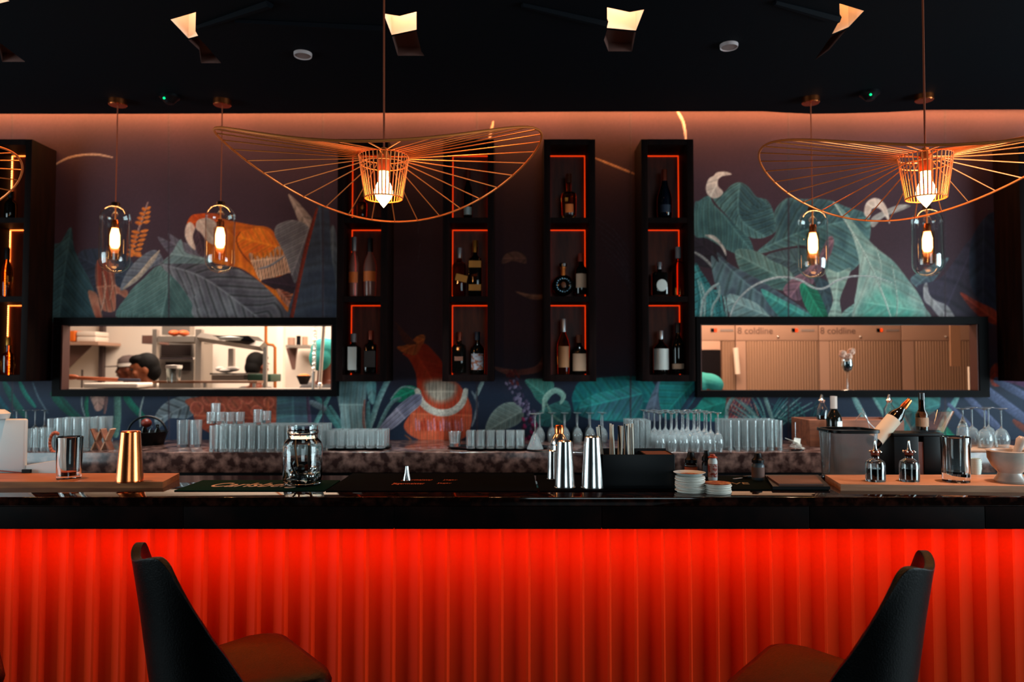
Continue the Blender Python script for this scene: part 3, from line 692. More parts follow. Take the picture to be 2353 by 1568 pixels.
# ------------------------------------------------------------------ hatch frames
def hatch(h, name, label):
    x0, x1, z0, z1 = h; yf = YH; t = .038
    o = thing(name, label, 'serving hatch', ((x0 + x1) / 2, yf, z0 - t)); dx = (x0 + x1) / 2; L = lambda m_: m_.xf(Matrix.Translation((-dx, -yf, -(z0 - t))))
    tl = .045 if x0 < 0 else .022; tr = .030 if x0 < 0 else .055
    L(MB().box(x0 - tl, x1 + tr, yf, YW, z0 - t, z0)).build('bottom_rail', M['cabdark'], o)
    L(MB().box(x0 - tl, x1 + tr, yf, YW, z1, z1 + .042)).build('top_rail', M['cabdark'], o)
    L(MB().box(x0 - tl, x0, yf, YW, z0 + .0005, z1 - .0005)).build('side_rail', M['cabdark'], o)
    L(MB().box(x1, x1 + tr, yf, YW, z0 + .0005, z1 - .0005)).build('side_rail', M['cabdark'], o)
    lm = mat('hatch_lining', '#4a2018', 0.6)
    L(MB().box(x0 + .0002, x0 + .008, yf + .006, YW + .02, z0 + .001, z1 - .001)).build('lining', lm, o)
    L(MB().box(x1 - .008, x1 - .0002, yf + .006, YW + .02, z0 + .001, z1 - .001)).build('lining', lm, o)
    return o
hatch(HL, 'serving_hatch', 'black framed kitchen hatch showing cooks and shelves')
hatch(HR, 'serving_hatch', 'black framed kitchen hatch showing the tall steel refrigerators')

# ------------------------------------------------------------------ wall cabinets
zc_top = P(1310, 320, YC).z; zc_bot = P(1310, 877, YC).z
zs = [P(1310, y, YC).z for y in (333, 500, 512, 681, 694, 862)]
def cabinet(pl, pr, label, strips='lrt', hot=False):
    x0 = P(pl, 600, YC).x; x1 = P(pr, 600, YC).x; t = .036; D = YW - YC - .001; w = x1 - x0
    o = thing('wall_cabinet', label, 'shelf unit', (x0, YC, zc_bot), group=None); h = zc_top - zc_bot; z = [v - zc_bot for v in zs]
    MB().box(0, t, 0, D, 0, h, .0015).build('side_panel', M['cab'], o); MB().box(w - t, w, 0, D, 0, h, .0015).build('side_panel', M['cab'], o)
    MB().box(t, w - t, 0, D, 0, z[5]).build('bottom_panel', M['cab'], o); MB().box(t, w - t, 0, D, z[0], h).build('top_panel', M['cab'], o)
    MB().box(t, w - t, .002, D, z[2], z[1]).build('shelf', M['cab'], o); MB().box(t, w - t, .002, D, z[4], z[3]).build('shelf', M['cab'], o)
    MB().box(t, w - t, D - .012, D - .001, z[5], z[0]).build('back_panel', M['cabin'], o)
    lm = M['ledhot'] if hot else M['led']
    for (a, b_) in ((z[5], z[4]), (z[3], z[2]), (z[1], z[0])):
        m = MB(); s = .005; yb = D - .013
        m.box(t + .0005, t + s, yb - s, yb, a, b_ - .001); m.box(w - t - s, w - t - .0005, yb - s, yb, a, b_ - .001); m.box(t + s, w - t - s, yb - s, yb, b_ - s - .001, b_ - .001)
        m.build('led_strip', lm, o)
        if hot:
            m = MB(); n = int((b_ - a) / .012)
            for k in range(n): m.box(t + .001, t + .004, yb - s - .0015, yb - s - .0002, a + .006 + k * .012, a + .011 + k * .012)
            m.build('led_diodes', mat('bright_diode', '#ffcc80', 0.5, emit=(1.0, .5, .16), es=9.0), o)
    return o
cabinet(-52, 67, 'dark bottle cabinet cut off at the left edge, with a bright orange strip', hot=True)
cabinet(774, 890, 'dark bottle cabinet directly behind the left wire lamp')
cabinet(1017, 1135, 'dark bottle cabinet second from the left hatch, with two square whiskies on its middle shelf')
cabinet(1250, 1369, 'dark bottle cabinet holding the round flask on its middle shelf')
cabinet(1475, 1596, 'dark bottle cabinet next to the right hatch, with a champagne bottle on top')
cabinet(2347, 2466, 'dark cabinet seen side-on at the right edge')

# ------------------------------------------------------------------ bottles in the cabinets
def bottle(px, top, base, wpx, kind, glass, cap, label, name='liquor_bottle', lab=None, Y=4.13, sq=None, zbase=None, liquid=None, capm=None):
    zb = zbase if zbase is not None else P(px, base, Y).z
    h = P(px, top, Y).z - P(px, base, Y).z; r = S(wpx, Y) / 2
    o = thing(name, label, 'bottle', (P(px, base, Y).x, Y, zb))
    nr = min(.0135, r * .42)
    prof = {'std': [(0, 0), (r * .94, 0), (r, .008), (r, h * .56), (r * .93, h * .62), (nr * 1.25, h * .72), (nr, h * .76), (nr, h * .88), (0, h * .88)],
            'square': [(0, 0), (r * .96, 0), (r, .006), (r, h * .62), (r * .9, h * .67), (nr * 1.2, h * .72), (nr, h * .75), (nr, h * .88), (0, h * .88)],
            'wine': [(0, 0), (r * .9, 0), (r, .006), (r, h * .55), (r * .8, h * .62), (nr, h * .72), (nr, h * .9), (0, h * .9)],
            'champ': [(0, 0), (r * .9, 0), (r, .008), (r, h * .38), (r * .9, h * .47), (r * .5, h * .66), (nr, h * .8), (nr, h * .9), (0, h * .9)],
            'decanter': [(0, 0), (r * .9, 0), (r * .96, .01), (r, h * .46), (r * .9, h * .54), (nr * 1.1, h * .60), (nr, h * .64), (nr * 1.15, h * .80), (0, h * .80)],
            'slim': [(0, 0), (r * .86, 0), (r * .9, .01), (r, h * .5), (r * .85, h * .60), (nr, h * .74), (nr, h * .86), (0, h * .86)],
            'tall': [(0, 0), (r, 0), (r, h * .60), (r * .8, h * .66), (nr, h * .70), (nr, h * .86), (0, h * .86)]}[kind]
    MB().lathe(prof, segs=24, sq=sq).build('body', M[glass], o)
    ct = {'std': .80, 'square': .78, 'wine': .76, 'champ': .72, 'decanter': .78, 'slim': .76, 'tall': .76}[kind]
    c0 = h * ct; cr = nr * 1.18
    MB().lathe([(nr * 1.02, c0), (cr, c0 + .001), (cr, h * .985), (cr * .9, h), (0, h)], segs=16).build('cap', capm or mat(*cap), o)
    if lab:
        a, b_, lm, w = lab   # z range fractions, material spec, half-width angle fraction
        if sq:
            MB().box(-r * w, r * w, -r * 1.0 - .0012, -r * 1.0 + .001, h * a, h * b_).build('label', mat(*lm), o)
        else:
            aa = PI * w * .5
            MB().lathe([(r * 1.015, h * a), (r * 1.015, h * b_)], segs=14, arc=(-PI / 2 - aa, -PI / 2 + aa)).build('label', mat(*lm), o)
    return o
SV = ('silver_cap', '#b8c0c8', .3, .8); BK = ('black_cap', '#0c0c10', .4); RD = ('copper_foil_cap', '#8a3c28', .4, .5); GD = ('gold_cap', '#b07830', .35, .8); NV = ('navy_cap', '#12283c', .4); GY = ('grey_cap', '#8a8a90', .4)
LW = ('white_label', '#dfe0da', .6); LC = ('cream_label', '#c8a890', .7); LO = ('orange_label', '#e0702c', .6); LG = ('gold_label', '#b87828', .5); LK = ('dark_label', '#2c2422', .6); LBR = ('brown_label', '#7a4a38', .7)
bottle(833, 440, 500, 26, 'decanter', 'amberglass', GD, 'small amber bottle hidden behind the shade of the left wire lamp')
bottle(813, 545, 681, 25, 'slim', 'pinkglass', SV, 'slim frosted bottle with silver cap, cabinet behind the left wire lamp', lab=(.22, .40, LO, .6))
bottle(850, 548, 681, 31, 'slim', 'pinkglass', BK, 'frosted bottle with dark cap and orange label, cabinet behind the left wire lamp', lab=(.25, .42, LO, .7))
bottle(812, 767, 858, 32, 'square', 'darkglass', GY, 'bottle with a bright white label, bottom shelf next to the left hatch', sq=4, lab=(.08, .66, LW, .62))
bottle(852, 760, 858, 28, 'square', 'darkglass', RD, 'black square whiskey bottle with dark label next to the white labelled one', sq=4, lab=(.14, .52, LK, .9))
bottle(1075, 388, 500, 22, 'wine', 'darkglass', RD, 'thin dark bottle with pale foot, alone on a top shelf', lab=(.04, .20, ('pale_blue_label', '#a8c4cc', .5), .6))
o = bottle(1055, 570, 681, 30, 'square', 'amberglass', SV, 'square whisky bottle with a slanting label and silver cap', sq=5, lab=(.30, .44, LG, .9))
o.children[-1].rotation_euler = (0, .25, 0); o.children[-1].location = (-.01 * 1.0, 0, 0.0)
o = bottle(1092, 553, 681, 31, 'square', 'darkglass', GD, 'taller square whisky bottle with slanting and gold labels', sq=5, lab=(.50, .62, LG, .9))
o.children[-1].rotation_euler = (0, -.0, 0)
MB().box(-.034, .034, -.0405, -.0385, .028, .062).build('lower_label', mat(*LG), o)
bottle(1055, 763, 858, 32, 'square', 'darkglass', RD, 'dark brown bottle with faint print, left of the blue capped bottle', sq=5, lab=(.30, .40, LBR, .6))
bottle(1097, 763, 860, 33, 'std', 'darkglass', NV, 'dark bottle with navy cap and pale picture label', lab=(.10, .48, ('pale_picture_label', '#a0a0a8', .6, 0, .5, 0, 1.45, None, 0, 0, (60, '#8a4a2c', .45, .6)), .6))
bottle(1307, 400, 498, 36, 'decanter', 'amberglass', GD, 'clear amber whisky bottle alone on top of its cabinet row', lab=(.06, .26, LO, .35), capm=mat('dark_amber_cap', '#5a2c18', .4))
o = bottle(1335, 583, 678, 29, 'std', 'darkglass', RD, 'cognac bottle with red cap and cream label beside the round flask', lab=(.16, .50, LC, .6), capm=mat('red_cap', '#8a2c18', .5))
# round flattened flask
Yb = 4.13; zb = P(1294, 681, Yb).z; r = S(25, Yb)
fl = thing('cognac_flask', 'round flattened black cognac flask with a studded rim', 'bottle', (P(1294, 681, Yb).x, Yb, zb))
MB().ball((0, 0, r * 1.0), (r, r * .45, r), 32, 16).build('body', M['darkglass'], fl)
m = MB()
for i in range(18):
    a = 2 * PI * i / 18; m.ball((r * .62 * math.cos(a), -r * .36, r + r * .62 * math.sin(a)), r * .085, 8, 6)
m.build('studs', mat('bluish_studs', '#6a8c9c', .2, .6), fl)
MB().lathe([(.014, r * 1.9), (.013, r * 2.5), (.016, r * 2.55), (.016, r * 2.7), (0, r * 2.7)], segs=16).build('neck', mat('gold_neck', '#d8803c', .3, .6), fl)  # neck in one even orange-gold colour
MB().lathe([(.012, r * 2.7), (.021, r * 2.75), (.022, r * 3.0), (.012, r * 3.1), (0, r * 3.1)], segs=20).build('stopper', M['darkglass'], fl)
MB().ball((0, -r * .44, r), (r * .22, .004, r * .3)).build('medallion', mat('brown_medallion', '#6a3c20', .5), fl)
bottle(1295, 733, 860, 30, 'slim', 'amberglass', SV, 'tall amber bottle with silver neck on the bottom shelf under the round flask', lab=(.12, .50, ('amber_label', '#b07850', .6), .6))
bottle(1331, 770, 860, 33, 'std', 'darkglass', RD, 'squat brown bottle with cream label on the bottom shelf under the round flask', lab=(.08, .52, ('tan_label', '#b08a70', .7), .75), capm=mat('cork_stopper', '#7a3c20', .6))
bottle(1527, 390, 500, 35, 'champ', 'blueglass', RD, 'blue black champagne bottle with red foil neck', lab=(.08, .24, ('dark_blue_label', '#142438', .4), .5))
o = bottle(1515, 603, 679, 36, 'square', 'darkglass', SV, 'square dark bottle with a round white label', sq=5)
MB().ball((.006, -S(36, 4.13) / 2 - .002, .052), (.030, .002, .034), 20, 8).build('label', mat(*LW), o)
bottle(1559, 568, 679, 28, 'tall', 'amberglass', GY, 'cut amber bottle glowing orange beside the round white label')
bottle(1519, 760, 860, 35, 'std', 'darkglass', SV, 'bottle with a large white label, bottom shelf next to the right hatch', lab=(.10, .58, LW, .85))
bottle(1558, 742, 860, 28, 'std', 'darkglass', BK, 'dark bottle with a cream band near its foot, next to the right hatch', lab=(.10, .20, LC, .9))
bottle(24, 440, 505, 26, 'wine', 'darkglass', BK, 'dark bottle on the top shelf at the left edge')
bottle(14, 570, 683, 24, 'slim', 'amberglass', BK, 'amber bottle with black cap on the middle shelf at the left edge')
bottle(18, 775, 862, 28, 'decanter', 'amberglass', GD, 'round amber bottle on the bottom shelf at the left edge')
# ------------------------------------------------------------------ glass pendants
def glass_pendant(px, ptop, pbot, label, can_py):
    y = Yat(can_py, ZC - .03); c = P(px, (ptop + pbot) / 2, y); x = c.x
    zt = P(px, ptop, y).z; zb = P(px, pbot, y).z; r = S(33, y); h = zt - zb
    o = thing('glass_pendant_lamp', label, 'pendant lamp', (x, y, zb))
    pr = []; n = 8
    for i in range(n + 1): a = PI / 2 * i / n; pr.append((r * math.sin(a), r * (1 - math.cos(a)) * .85))
    pr += [(r, h * .5)]
    for i in range(n): a = PI / 2 * i / n; pr.append((r * math.cos(a), h - r * .9 + r * .9 * math.sin(a)))
    pr.append((.012, h))
    MB().lathe(pr, segs=40).build('glass_shade', M['thin'], o, ang=80)
    MB().lathe([(0, h + .016), (.02, h + .014), (.024, h - .004), (0, h - .006)], segs=20).build('top_cap', mat('dark_bronze', '#2a1812', .4, .6), o)
    MB().tube([(0, 0, h - .008), (0, 0, h * .76)], .004, 8).build('stem', M['brass'], o)
    MB().lathe([(0, h * .78), (.014, h * .78), (.019, h * .74), (.019, h * .66), (0, h * .66)], segs=20).build('socket', M['copper'], o)
    zb1, zt1 = h * .20, h * .66
    MB().lathe([(0, h * .36), (.016, h * .37), (.024, h * .42), (.024, h * .56), (.016, h * .655), (0, h * .66)], segs=20).build('bulb', M['tube'], o)
    MB().lathe([(.032, zb1), (.033, zt1)], segs=24).build('inner_tube', thin_glass('amber_glow_tint', (1.0, .72, .5), 1.0), o, ang=80)  # amber tint put into the tube for the glow around the bulb
    MB().tube([(0, 0, h + .014), (0, 0, ZC - zb - .028)], .0032, 8).build('cord', M['cord'], o)
    MB().lathe([(0, ZC - zb - .03), (.042, ZC - zb - .03), (.045, ZC - zb - .026), (.045, ZC - zb), (0, ZC - zb)], segs=32).build('canopy', M['copper'], o)
    light('POINT', 'pendant_light', (x, y, zb + h * .5), 1.5, (1.0, .45, .15), .02)
    return o
glass_pendant(264, 472, 628, 'leftmost glass capsule pendant, near the left cabinet', 243)
glass_pendant(506, 470, 628, 'glass capsule pendant hanging in front of the painted macaw', 243)
glass_pendant(1868, 482, 640, 'glass capsule pendant in front of the big painted leaves, left of the right wire lamp', 238)
glass_pendant(2131, 480, 636, 'glass capsule pendant hanging below and behind the right wire lamp', 232)

# ------------------------------------------------------------------ wire brim pendants
def wire_pendant(pcx, label, ph=0.0, tilt=0.0, Yc=2.6, n=36):
    R = .56; zt = P(pcx, 360, Yc).z; zb = P(pcx, 456, Yc).z; x = P(pcx, 400, Yc).x
    z0, am = 2.245 - zb, .088
    o = thing('wire_pendant_lamp', label, 'pendant lamp', (x, Yc, zb))
    def rim(a, rr=R): return Vector((rr * math.cos(a), rr * math.sin(a), z0 + am * math.cos(2 * (a - ph)) + tilt * math.cos(a) * rr / R))
    rt, rb, hb = .0885, .066, zt - zb
    MB().tube([rim(2 * PI * i / 120) for i in range(120)], .0042, 8, close=True).build('brim_ring', M['brass'], o)
    for z, r in ((hb, rt), (hb - .028, rt * .93), (0, rb)):
        MB().tube([(r * math.cos(2 * PI * i / 48), r * math.sin(2 * PI * i / 48), z) for i in range(48)], .0024, 6, close=True).build('basket_ring', M['brass'], o)
    for i in range(n):
        a = 2 * PI * (i + .5) / n; c, s = math.cos(a), math.sin(a)
        MB().tube([(rb * c, rb * s, 0), (rt * c, rt * s, hb), rim(a)], .0023, 6).build('wire', M['brass'], o)
    MB().tube([(-rt, 0, hb), (rt, 0, hb)], .003, 6).tube([(0, -rt, hb), (0, rt, hb)], .003, 6).build('cross_bar', M['brass'], o)
    MB().lathe([(0, hb + .03), (.012, hb + .03), (.021, hb), (.022, hb - .055), (0, hb - .055)], segs=20).build('socket', M['brass'], o)
    b0 = hb - .05; k = P(pcx, 478, Yc).z - zb
    MB().lathe([(0, k), (.010, k + .012), (.026, k + .034), (.033, k + .052), (.032, k + .066), (.024, k + .086), (.017, k + .10), (.016, b0), (0, b0)], segs=24).build('bulb', M['bulb'], o, ang=60)
    MB().tube([(0, 0, hb + .025), (.004 * (1 if x > 0 else -1), 0, ZC - zb)], .0036, 8).build('cord', M['cord'], o)
    light('POINT', 'wire_lamp_light', (x, Yc, zb - .01), 5.0, (1.0, .36, .09), .03)
    return o
wire_pendant(882, 'wide brimmed brass wire pendant lamp left of centre over the bar', ph=0.06, tilt=0.012)
wire_pendant(2127, 'wide brimmed brass wire pendant lamp at the right over the bar', ph=-.25)
wire_pendant(-385, 'wire brim of a lamp just entering at the left edge of the picture', ph=.3)

# ------------------------------------------------------------------ bar stools
def stool(label, loc, rz, sc_=1.0):
    o = thing('bar_stool', label, 'bar stool', loc, rz); o.scale = (sc_,) * 3
    # local: the seat faces +Y, seat top 0.75
    zs_ = .745
    def rr(w, y0, y1, z, k=6, cr=.07, wf=None):
        pts = []; wf = wf or w
        corners = [(w / 2 - cr, y1 - cr, 0), (-w / 2 + cr, y1 - cr, 90), (-wf / 2 + cr, y0 + cr, 180), (wf / 2 - cr, y0 + cr, 270)]
        for cx_, cy_, a0 in corners:
            for i in range(k): a = math.radians(a0 + 90 * i / (k - 1)); pts.append((cx_ + cr * math.cos(a), cy_ + cr * math.sin(a), z))
        return pts
    m = MB(); rows = [rr(.34, -.11, .17, zs_ - .078, cr=.05, wf=.28), rr(.40, -.13, .205, zs_ - .070, wf=.32), rr(.43, -.14, .215, zs_ - .05, wf=.33), rr(.435, -.145, .22, zs_ - .03, wf=.335), rr(.42, -.14, .212, zs_ - .008, wf=.32), rr(.38, -.12, .19, zs_, wf=.29), rr(.2, -.09, .1, zs_ - .006), rr(.06, -.03, .03, zs_ - .01, cr=.02)]
    m.grid(rows, closed=True); m.bm.verts.ensure_lookup_table(); m.bm.faces.new(m.bm.verts[:24]); m.bm.faces.new(m.bm.verts[len(m.bm.verts) - 24:])
    m.build('seat', M['leather'], o, ang=60)
    MB().box(-.17, .17, -.15, .17, zs_ - .10, zs_ - .07, .01).build('seat_base', M['black'], o)
    # wrap-around back shell
    rows_o, rows_i = [], []; N = 28; K = 14
    for k in range(K + 1):
        v = k / K; z = zs_ - .10 + v * .445
        row_o, row_i = [], []
        half = 1.54 - .76 * max(0, v - .12) ** .9          # how far the shell wraps round
        rx = .232 - .035 * v; ry = .215 - .035 * v; lean = .045 - .095 * v
        for j in range(N + 1):
            u = -1 + 2 * j / N; a = u * half
            edge_ = abs(u) ** 8
            th = .034 * (1 - .5 * edge_) * (1 - .35 * v)
            top = z + (.012 * math.cos(u * PI) if v > .5 else 0) * v - .05 * (v ** 3) * (1 - .0) * (0.0 + .9 * math.exp(-((u) / .5) ** 2)) - .055 * v * v * max(0, (abs(u) - .62) / .38) ** 2.2
            cx_, sy_ = math.sin(a), -math.cos(a)
            row_o.append((rx * cx_ * 1.0, ry * sy_ + lean, top)); row_i.append(((rx - th) * cx_, (ry - th) * sy_ + lean, top))
        rows_o.append(row_o); rows_i.append(row_i)
    m = MB(); bm = m.bm
    VO = [[bm.verts.new(p) for p in r] for r in rows_o]; VI = [[bm.verts.new(p) for p in r] for r in rows_i]
    for k in range(K):
        for j in range(N):
            bm.faces.new((VO[k][j], VO[k][j + 1], VO[k + 1][j + 1], VO[k + 1][j])); bm.faces.new((VI[k][j], VI[k + 1][j], VI[k + 1][j + 1], VI[k][j + 1]))
    for j in range(N):
        bm.faces.new((VO[K][j], VO[K][j + 1], VI[K][j + 1], VI[K][j])); bm.faces.new((VO[0][j], VI[0][j], VI[0][j + 1], VO[0][j + 1]))
    for k in range(K):
        for j in (0, N): bm.faces.new((VO[k][j], VO[k + 1][j], VI[k + 1][j], VI[k][j]))
    bmesh.ops.recalc_face_normals(bm, faces=bm.faces[:])
    bk = m.build('backrest', M['leather'], o, ang=180)
    md = bk.modifiers.new('b', 'BEVEL'); md.width = .009; md.segments = 3; md.limit_method = 'ANGLE'; md.angle_limit = math.radians(40)
    md = bk.modifiers.new('s', 'SUBSURF'); md.levels = 1; md.render_levels = 1
    for sx in (-1, 1):
        for sy in (-1, 1):
            MB().tube([(sx * .15, sy * .14, zs_ - .09), (sx * .19, sy * .18 + .0, 0.0)], [.017, .012], 10).build('leg', M['black'], o)
    fr = [(-.178, -.168, .25), (.178, -.168, .25), (.178, .168, .25), (-.178, .168, .25)]
    MB().tube(fr, .009, 8, close=True).build('footrest', M['black'], o)
    return o
stool('black leather bar stool on the left, turned to the right', (-.745, 1.965, 0), math.radians(38 - 90))
stool('black leather bar stool on the right, turned to the left, with a shiny top edge', (.80, 1.88, 0), math.radians(90 - 38 + 0))
stool('black leather bar stool of which only a seat edge shows at the bottom left', (-1.60, 1.965, 0), math.radians(38 - 90))

# ------------------------------------------------------------------ things on the bar
def onbar(px, py, z=ZB):
    y = Yat(py, z); p = P(px, py, y); return p.x, y
def cylprof(rb, rt, h, t=.003, base=.008): return [(0, 0), (rb, 0), (rb + .0005, .002), (rt, h), (rt - t, h), (rb - t, base), (0, base)]
ZM = ZB + .004                         # top of bar mats
def matt(px0, px1, py0, py1, name, label, cat, mt, h=.004, z=ZB):
    yf, yb = Yat(py1, z), Yat(py0, z); x0, x1 = P(px0, py1, yf).x, P(px1, py1, yf).x
    o = thing(name, label, cat, ((x0 + x1) / 2, (yf + yb) / 2, z))
    MB().box(-(x1 - x0) / 2, (x1 - x0) / 2, -(yb - yf) / 2, (yb - yf) / 2, 0, h, .001).build('slab', mt, o); return o
def matt2(p, name, label, cat, mt, h, z=ZB, endmat=None):   # four corners in px on surface z
    q = [onbar(a, b_, z) for a, b_ in p]; cx_ = sum(a for a, b_ in q) / 4; cy_ = sum(b_ for a, b_ in q) / 4
    o = thing(name, label, cat, (cx_, cy_, z)); MB().prism([(a - cx_, b_ - cy_) for a, b_ in q], 0, h, 'z').build('board' if 'board' in name else 'slab', mt, o); return o
BT = ZB + .022
matt2([(-40, 1122), (374, 1122), (412, 1101), (-40, 1101)], 'serving_board', 'long wooden board at the left end of the bar, carrying the copper tin', 'board', M['wood'], .022)
matt2([(1932, 1128), (2420, 1133), (2420, 1104), (1896, 1105)], 'serving_board', 'long pale wooden board at the right end of the bar, carrying the bitters bottles', 'board', M['woodpale'], .022)
g = matt(400, 745, 1106, 1130, 'bar_mat', 'dark green bar mat with pale script lettering', 'bar mat', mat('green_mat', '#04201a', .9, spec=.03))
text_mesh('Carlsberg', .125, mat('pale_print', '#c8a48c', .7), 'lettering', g, (-.02, -.005, .0045), (0, 0, 0), shear=.4, sx=.66)
k_ = matt(748, 1235, 1090, 1131, 'bar_mat', 'black rubber bar mat with orange lettering in the middle of the bar', 'bar mat', M['blackm'])
om = mat('orange_print', '#c04a14', .6)
text_mesh('Jägermeister', .046, om, 'lettering', k_, (-.10, -.06, .0045), (0, 0, 0), sx=.5); text_mesh('Jägermeister', .046, om, 'lettering', k_, (-.08, .03, .0045), (0, 0, 0), sx=.5)
text_mesh('Jäger', .026, om, 'lettering', k_, (.03, -.05, .0045), (0, 0, 0)); text_mesh('Jäger', .026, om, 'lettering', k_, (.045, .03, .0045), (0, 0, 0))
matt(1240, 1560, 1094, 1131, 'bar_mat', 'black bar mat under the steel shakers and the straw caddy', 'bar mat', M['blackm'])
g2 = matt(1600, 1905, 1096, 1128, 'bar_mat', 'dark bar mat with faint yellow lettering beside the coasters', 'bar mat', mat('dark_green_mat', '#040e0c', .9, spec=.03))
text_mesh('RESERVE', .06, mat('ochre_print', '#8a6a3c', .7), 'lettering', g2, (-.12, -.035, .0045), (0, 0, 0), shear=.2)

def tin(px, top, base, w0, w1, mt, name, label, z=ZM, rim=True, down=True):
    x, y = onbar(px, base, z); h = S(base - top, y) * .985; rb, rt = S(w0, y) / 2, S(w1, y) / 2
    o = thing(name, label, 'cocktail shaker', (x, y, z))
    MB().lathe([(rb - .002, 0), (rb, .001), (rb, .008), (rb - .0008, .012), (rb - (rb - rt) * .45, h * .48), (rt, h - .004), (rt - .004, h), (0, h - .001)], segs=48).build('tin', mt, o, ang=30)
    MB().tube([(rb * math.cos(2 * PI * i / 40), rb * math.sin(2 * PI * i / 40), .003) for i in range(40)], .0014, 6, close=True).build('rim', mt, o)
    return o
tin(298, 990, 1107, 58, 42, M['copper'], 'copper_shaker_tin', 'copper cocktail tin standing upside down on the left wooden board', z=BT)
tin(1298, 1012, 1121, 47, 34, M['chrome'], 'steel_shaker_tin', 'polished steel shaker tin, the left one of the two in front')
tin(1362, 1002, 1122, 52, 36, M['chrome'], 'steel_shaker_tin', 'polished steel shaker tin next to the black straw caddy')
tin(1272, 1034, 1102, 30, 26, M['chrome'], 'steel_shaker_tin', 'small steel tin half hidden behind the left steel shaker')
x, y = onbar(1283, 1100, ZM); y += .02; h = S(120, y)
o = thing('cobbler_shaker', 'steel three piece shaker with domed cap behind the front tins', 'cocktail shaker', (x - .03 + .035, y, ZM))
MB().lathe([(0, 0), (.028, 0), (.032, h * .5), (.031, h * .62), (.034, h * .64)], segs=32).build('body', M['chrome'], o)
MB().lathe([(.034, h * .64), (.034, h * .68), (.026, h * .78), (.017, h * .84)], segs=32).build('strainer_top', M['chrome'], o)
MB().lathe([(.0175, h * .84), (.018, h * .97), (.014, h), (0, h)], segs=28).build('cap', M['copper'], o)

def solid_glass(px, top, base, w0, w1, label, name='mixing_glass', z=ZM, thick=.014, mt='glass', cat='glass', segs=32):
    x, y = onbar(px, base, z); h = S(base - top, y) * .985; rb, rt = S(w0, y) / 2, S(w1, y) / 2
    o = thing(name, label, cat, (x, y, z))
    MB().lathe([(0, 0), (rb - .003, 0), (rb, .003), (rt, h - .002), (rt - .0015, h), (rt - .003, h - .002), (rb - .004, thick), (0, thick)], segs=segs).build('bowl', M[mt], o)
    return o
o = solid_glass(158, 1003, 1101, 50, 56, 'tall clear tumbler on the left wooden board', z=BT)
MB().lathe([(0, .0145), (.024, .0145), (.025, .026), (0, .026)], segs=20).build('citrus_slice', M['orangepeel'], o)
o = solid_glass(2197, 1003, 1107, 57, 61, 'thick bottomed clear mixing glass on the right wooden board', z=BT, thick=.03)
MB().lathe([(0, .031), (.028, .031), (.028, .036), (0, .036)], segs=20).build('bitters_puddle', M['syrup'], o)

# big jar with straws
x, y = onbar(695, 1114, ZM); h = S(134, y); r = S(44, y); rn = S(33, y)
o = thing('glass_jar', 'large clear glass jar holding stirrers, on the green bar mat', 'jar', (x, y, ZM)); t = .003
MB().lathe([(0, 0), (r * .8, 0), (r * .97, .008), (r, .03), (r, h * .66), (r * .93, h * .73), (rn, h * .79), (rn, h * .86), (rn * 1.06, h * .88), (rn * 1.06, h * .92), (rn, h * .94), (rn, h), (rn - t, h), (rn - t, h * .8), (r - t, h * .67), (r - t, .03), (r * .8, .01), (0, .01)], segs=40).build('jar_body', M['glass'], o)
MB().tube([(-.012, 0, .014), (-.034, .01, h * .72)], .0035, 8).build('straw', M['straww'], o); MB().tube([(.02, .012, .014), (.022, .0, h * .66)], .0045, 8).build('straw', M['straww'], o)
MB().tube([(-.015, -.02, .02), (-.04, -.025, h * .45)], .004, 8).build('straw', M['strawb'], o)
for (a, b_, c, rr_, mt) in [(-.03, -.005, .03, .018, 'chrome'), (.0, -.02, .026, .016, 'black'), (.032, -.012, .028, .017, 'chrome'), (.015, .018, .055, .016, 'orangepeel'), (-.012, .015, .05, .02, 'black'), (.035, .015, .052, .014, 'chrome')]:
    MB().ball((a, b_, c), (rr_, rr_, rr_ * .9)).build('wrapped_sweet', M[mt], o)

x, y = onbar(935, 1104, ZM); hh = S(32, y)
o = thing('bar_spout', 'small steel jigger standing on the middle bar mat', 'jigger', (x, y, ZM))
MB().lathe([(.016, 0), (.0095, hh * .5), (.006, hh), (.005, hh), (.0085, hh * .5), (.0145, 0)], segs=28).build('cone', M['chrome'], o)
o.name = 'steel_jigger'

# straw caddy
x0, yf = onbar(1385, 1124, ZM); x1 = P(1551, 1124, yf).x; w = x1 - x0; h = S(78, yf); D = .15
o = thing('bar_caddy', 'black plastic bar caddy filled with straws and napkins', 'caddy', (x0, yf, ZM)); tk = .003
MB().box(0, w, 0, tk, 0, h, .001).build('front_wall', M['black'], o); MB().box(0, w, D - tk, D, 0, h * 1.05).build('back_wall', M['black'], o)
MB().box(0, tk, tk, D - tk, 0, h).build('side_wall', M['black'], o); MB().box(w - tk, w, tk, D - tk, 0, h).build('side_wall', M['black'], o)
MB().box(tk, w - tk, tk, D - tk, 0, tk).build('floor_plate', M['black'], o); MB().box(w * .60, w * .60 + tk, tk, D - tk, tk, h * .98).build('divider', M['black'], o)
MB().box(w * .62, w * .98, .02, D - .02, h * .70, h * .985).build('napkin_stack', mat('brown_napkin', '#6a3a2c', .8), o)
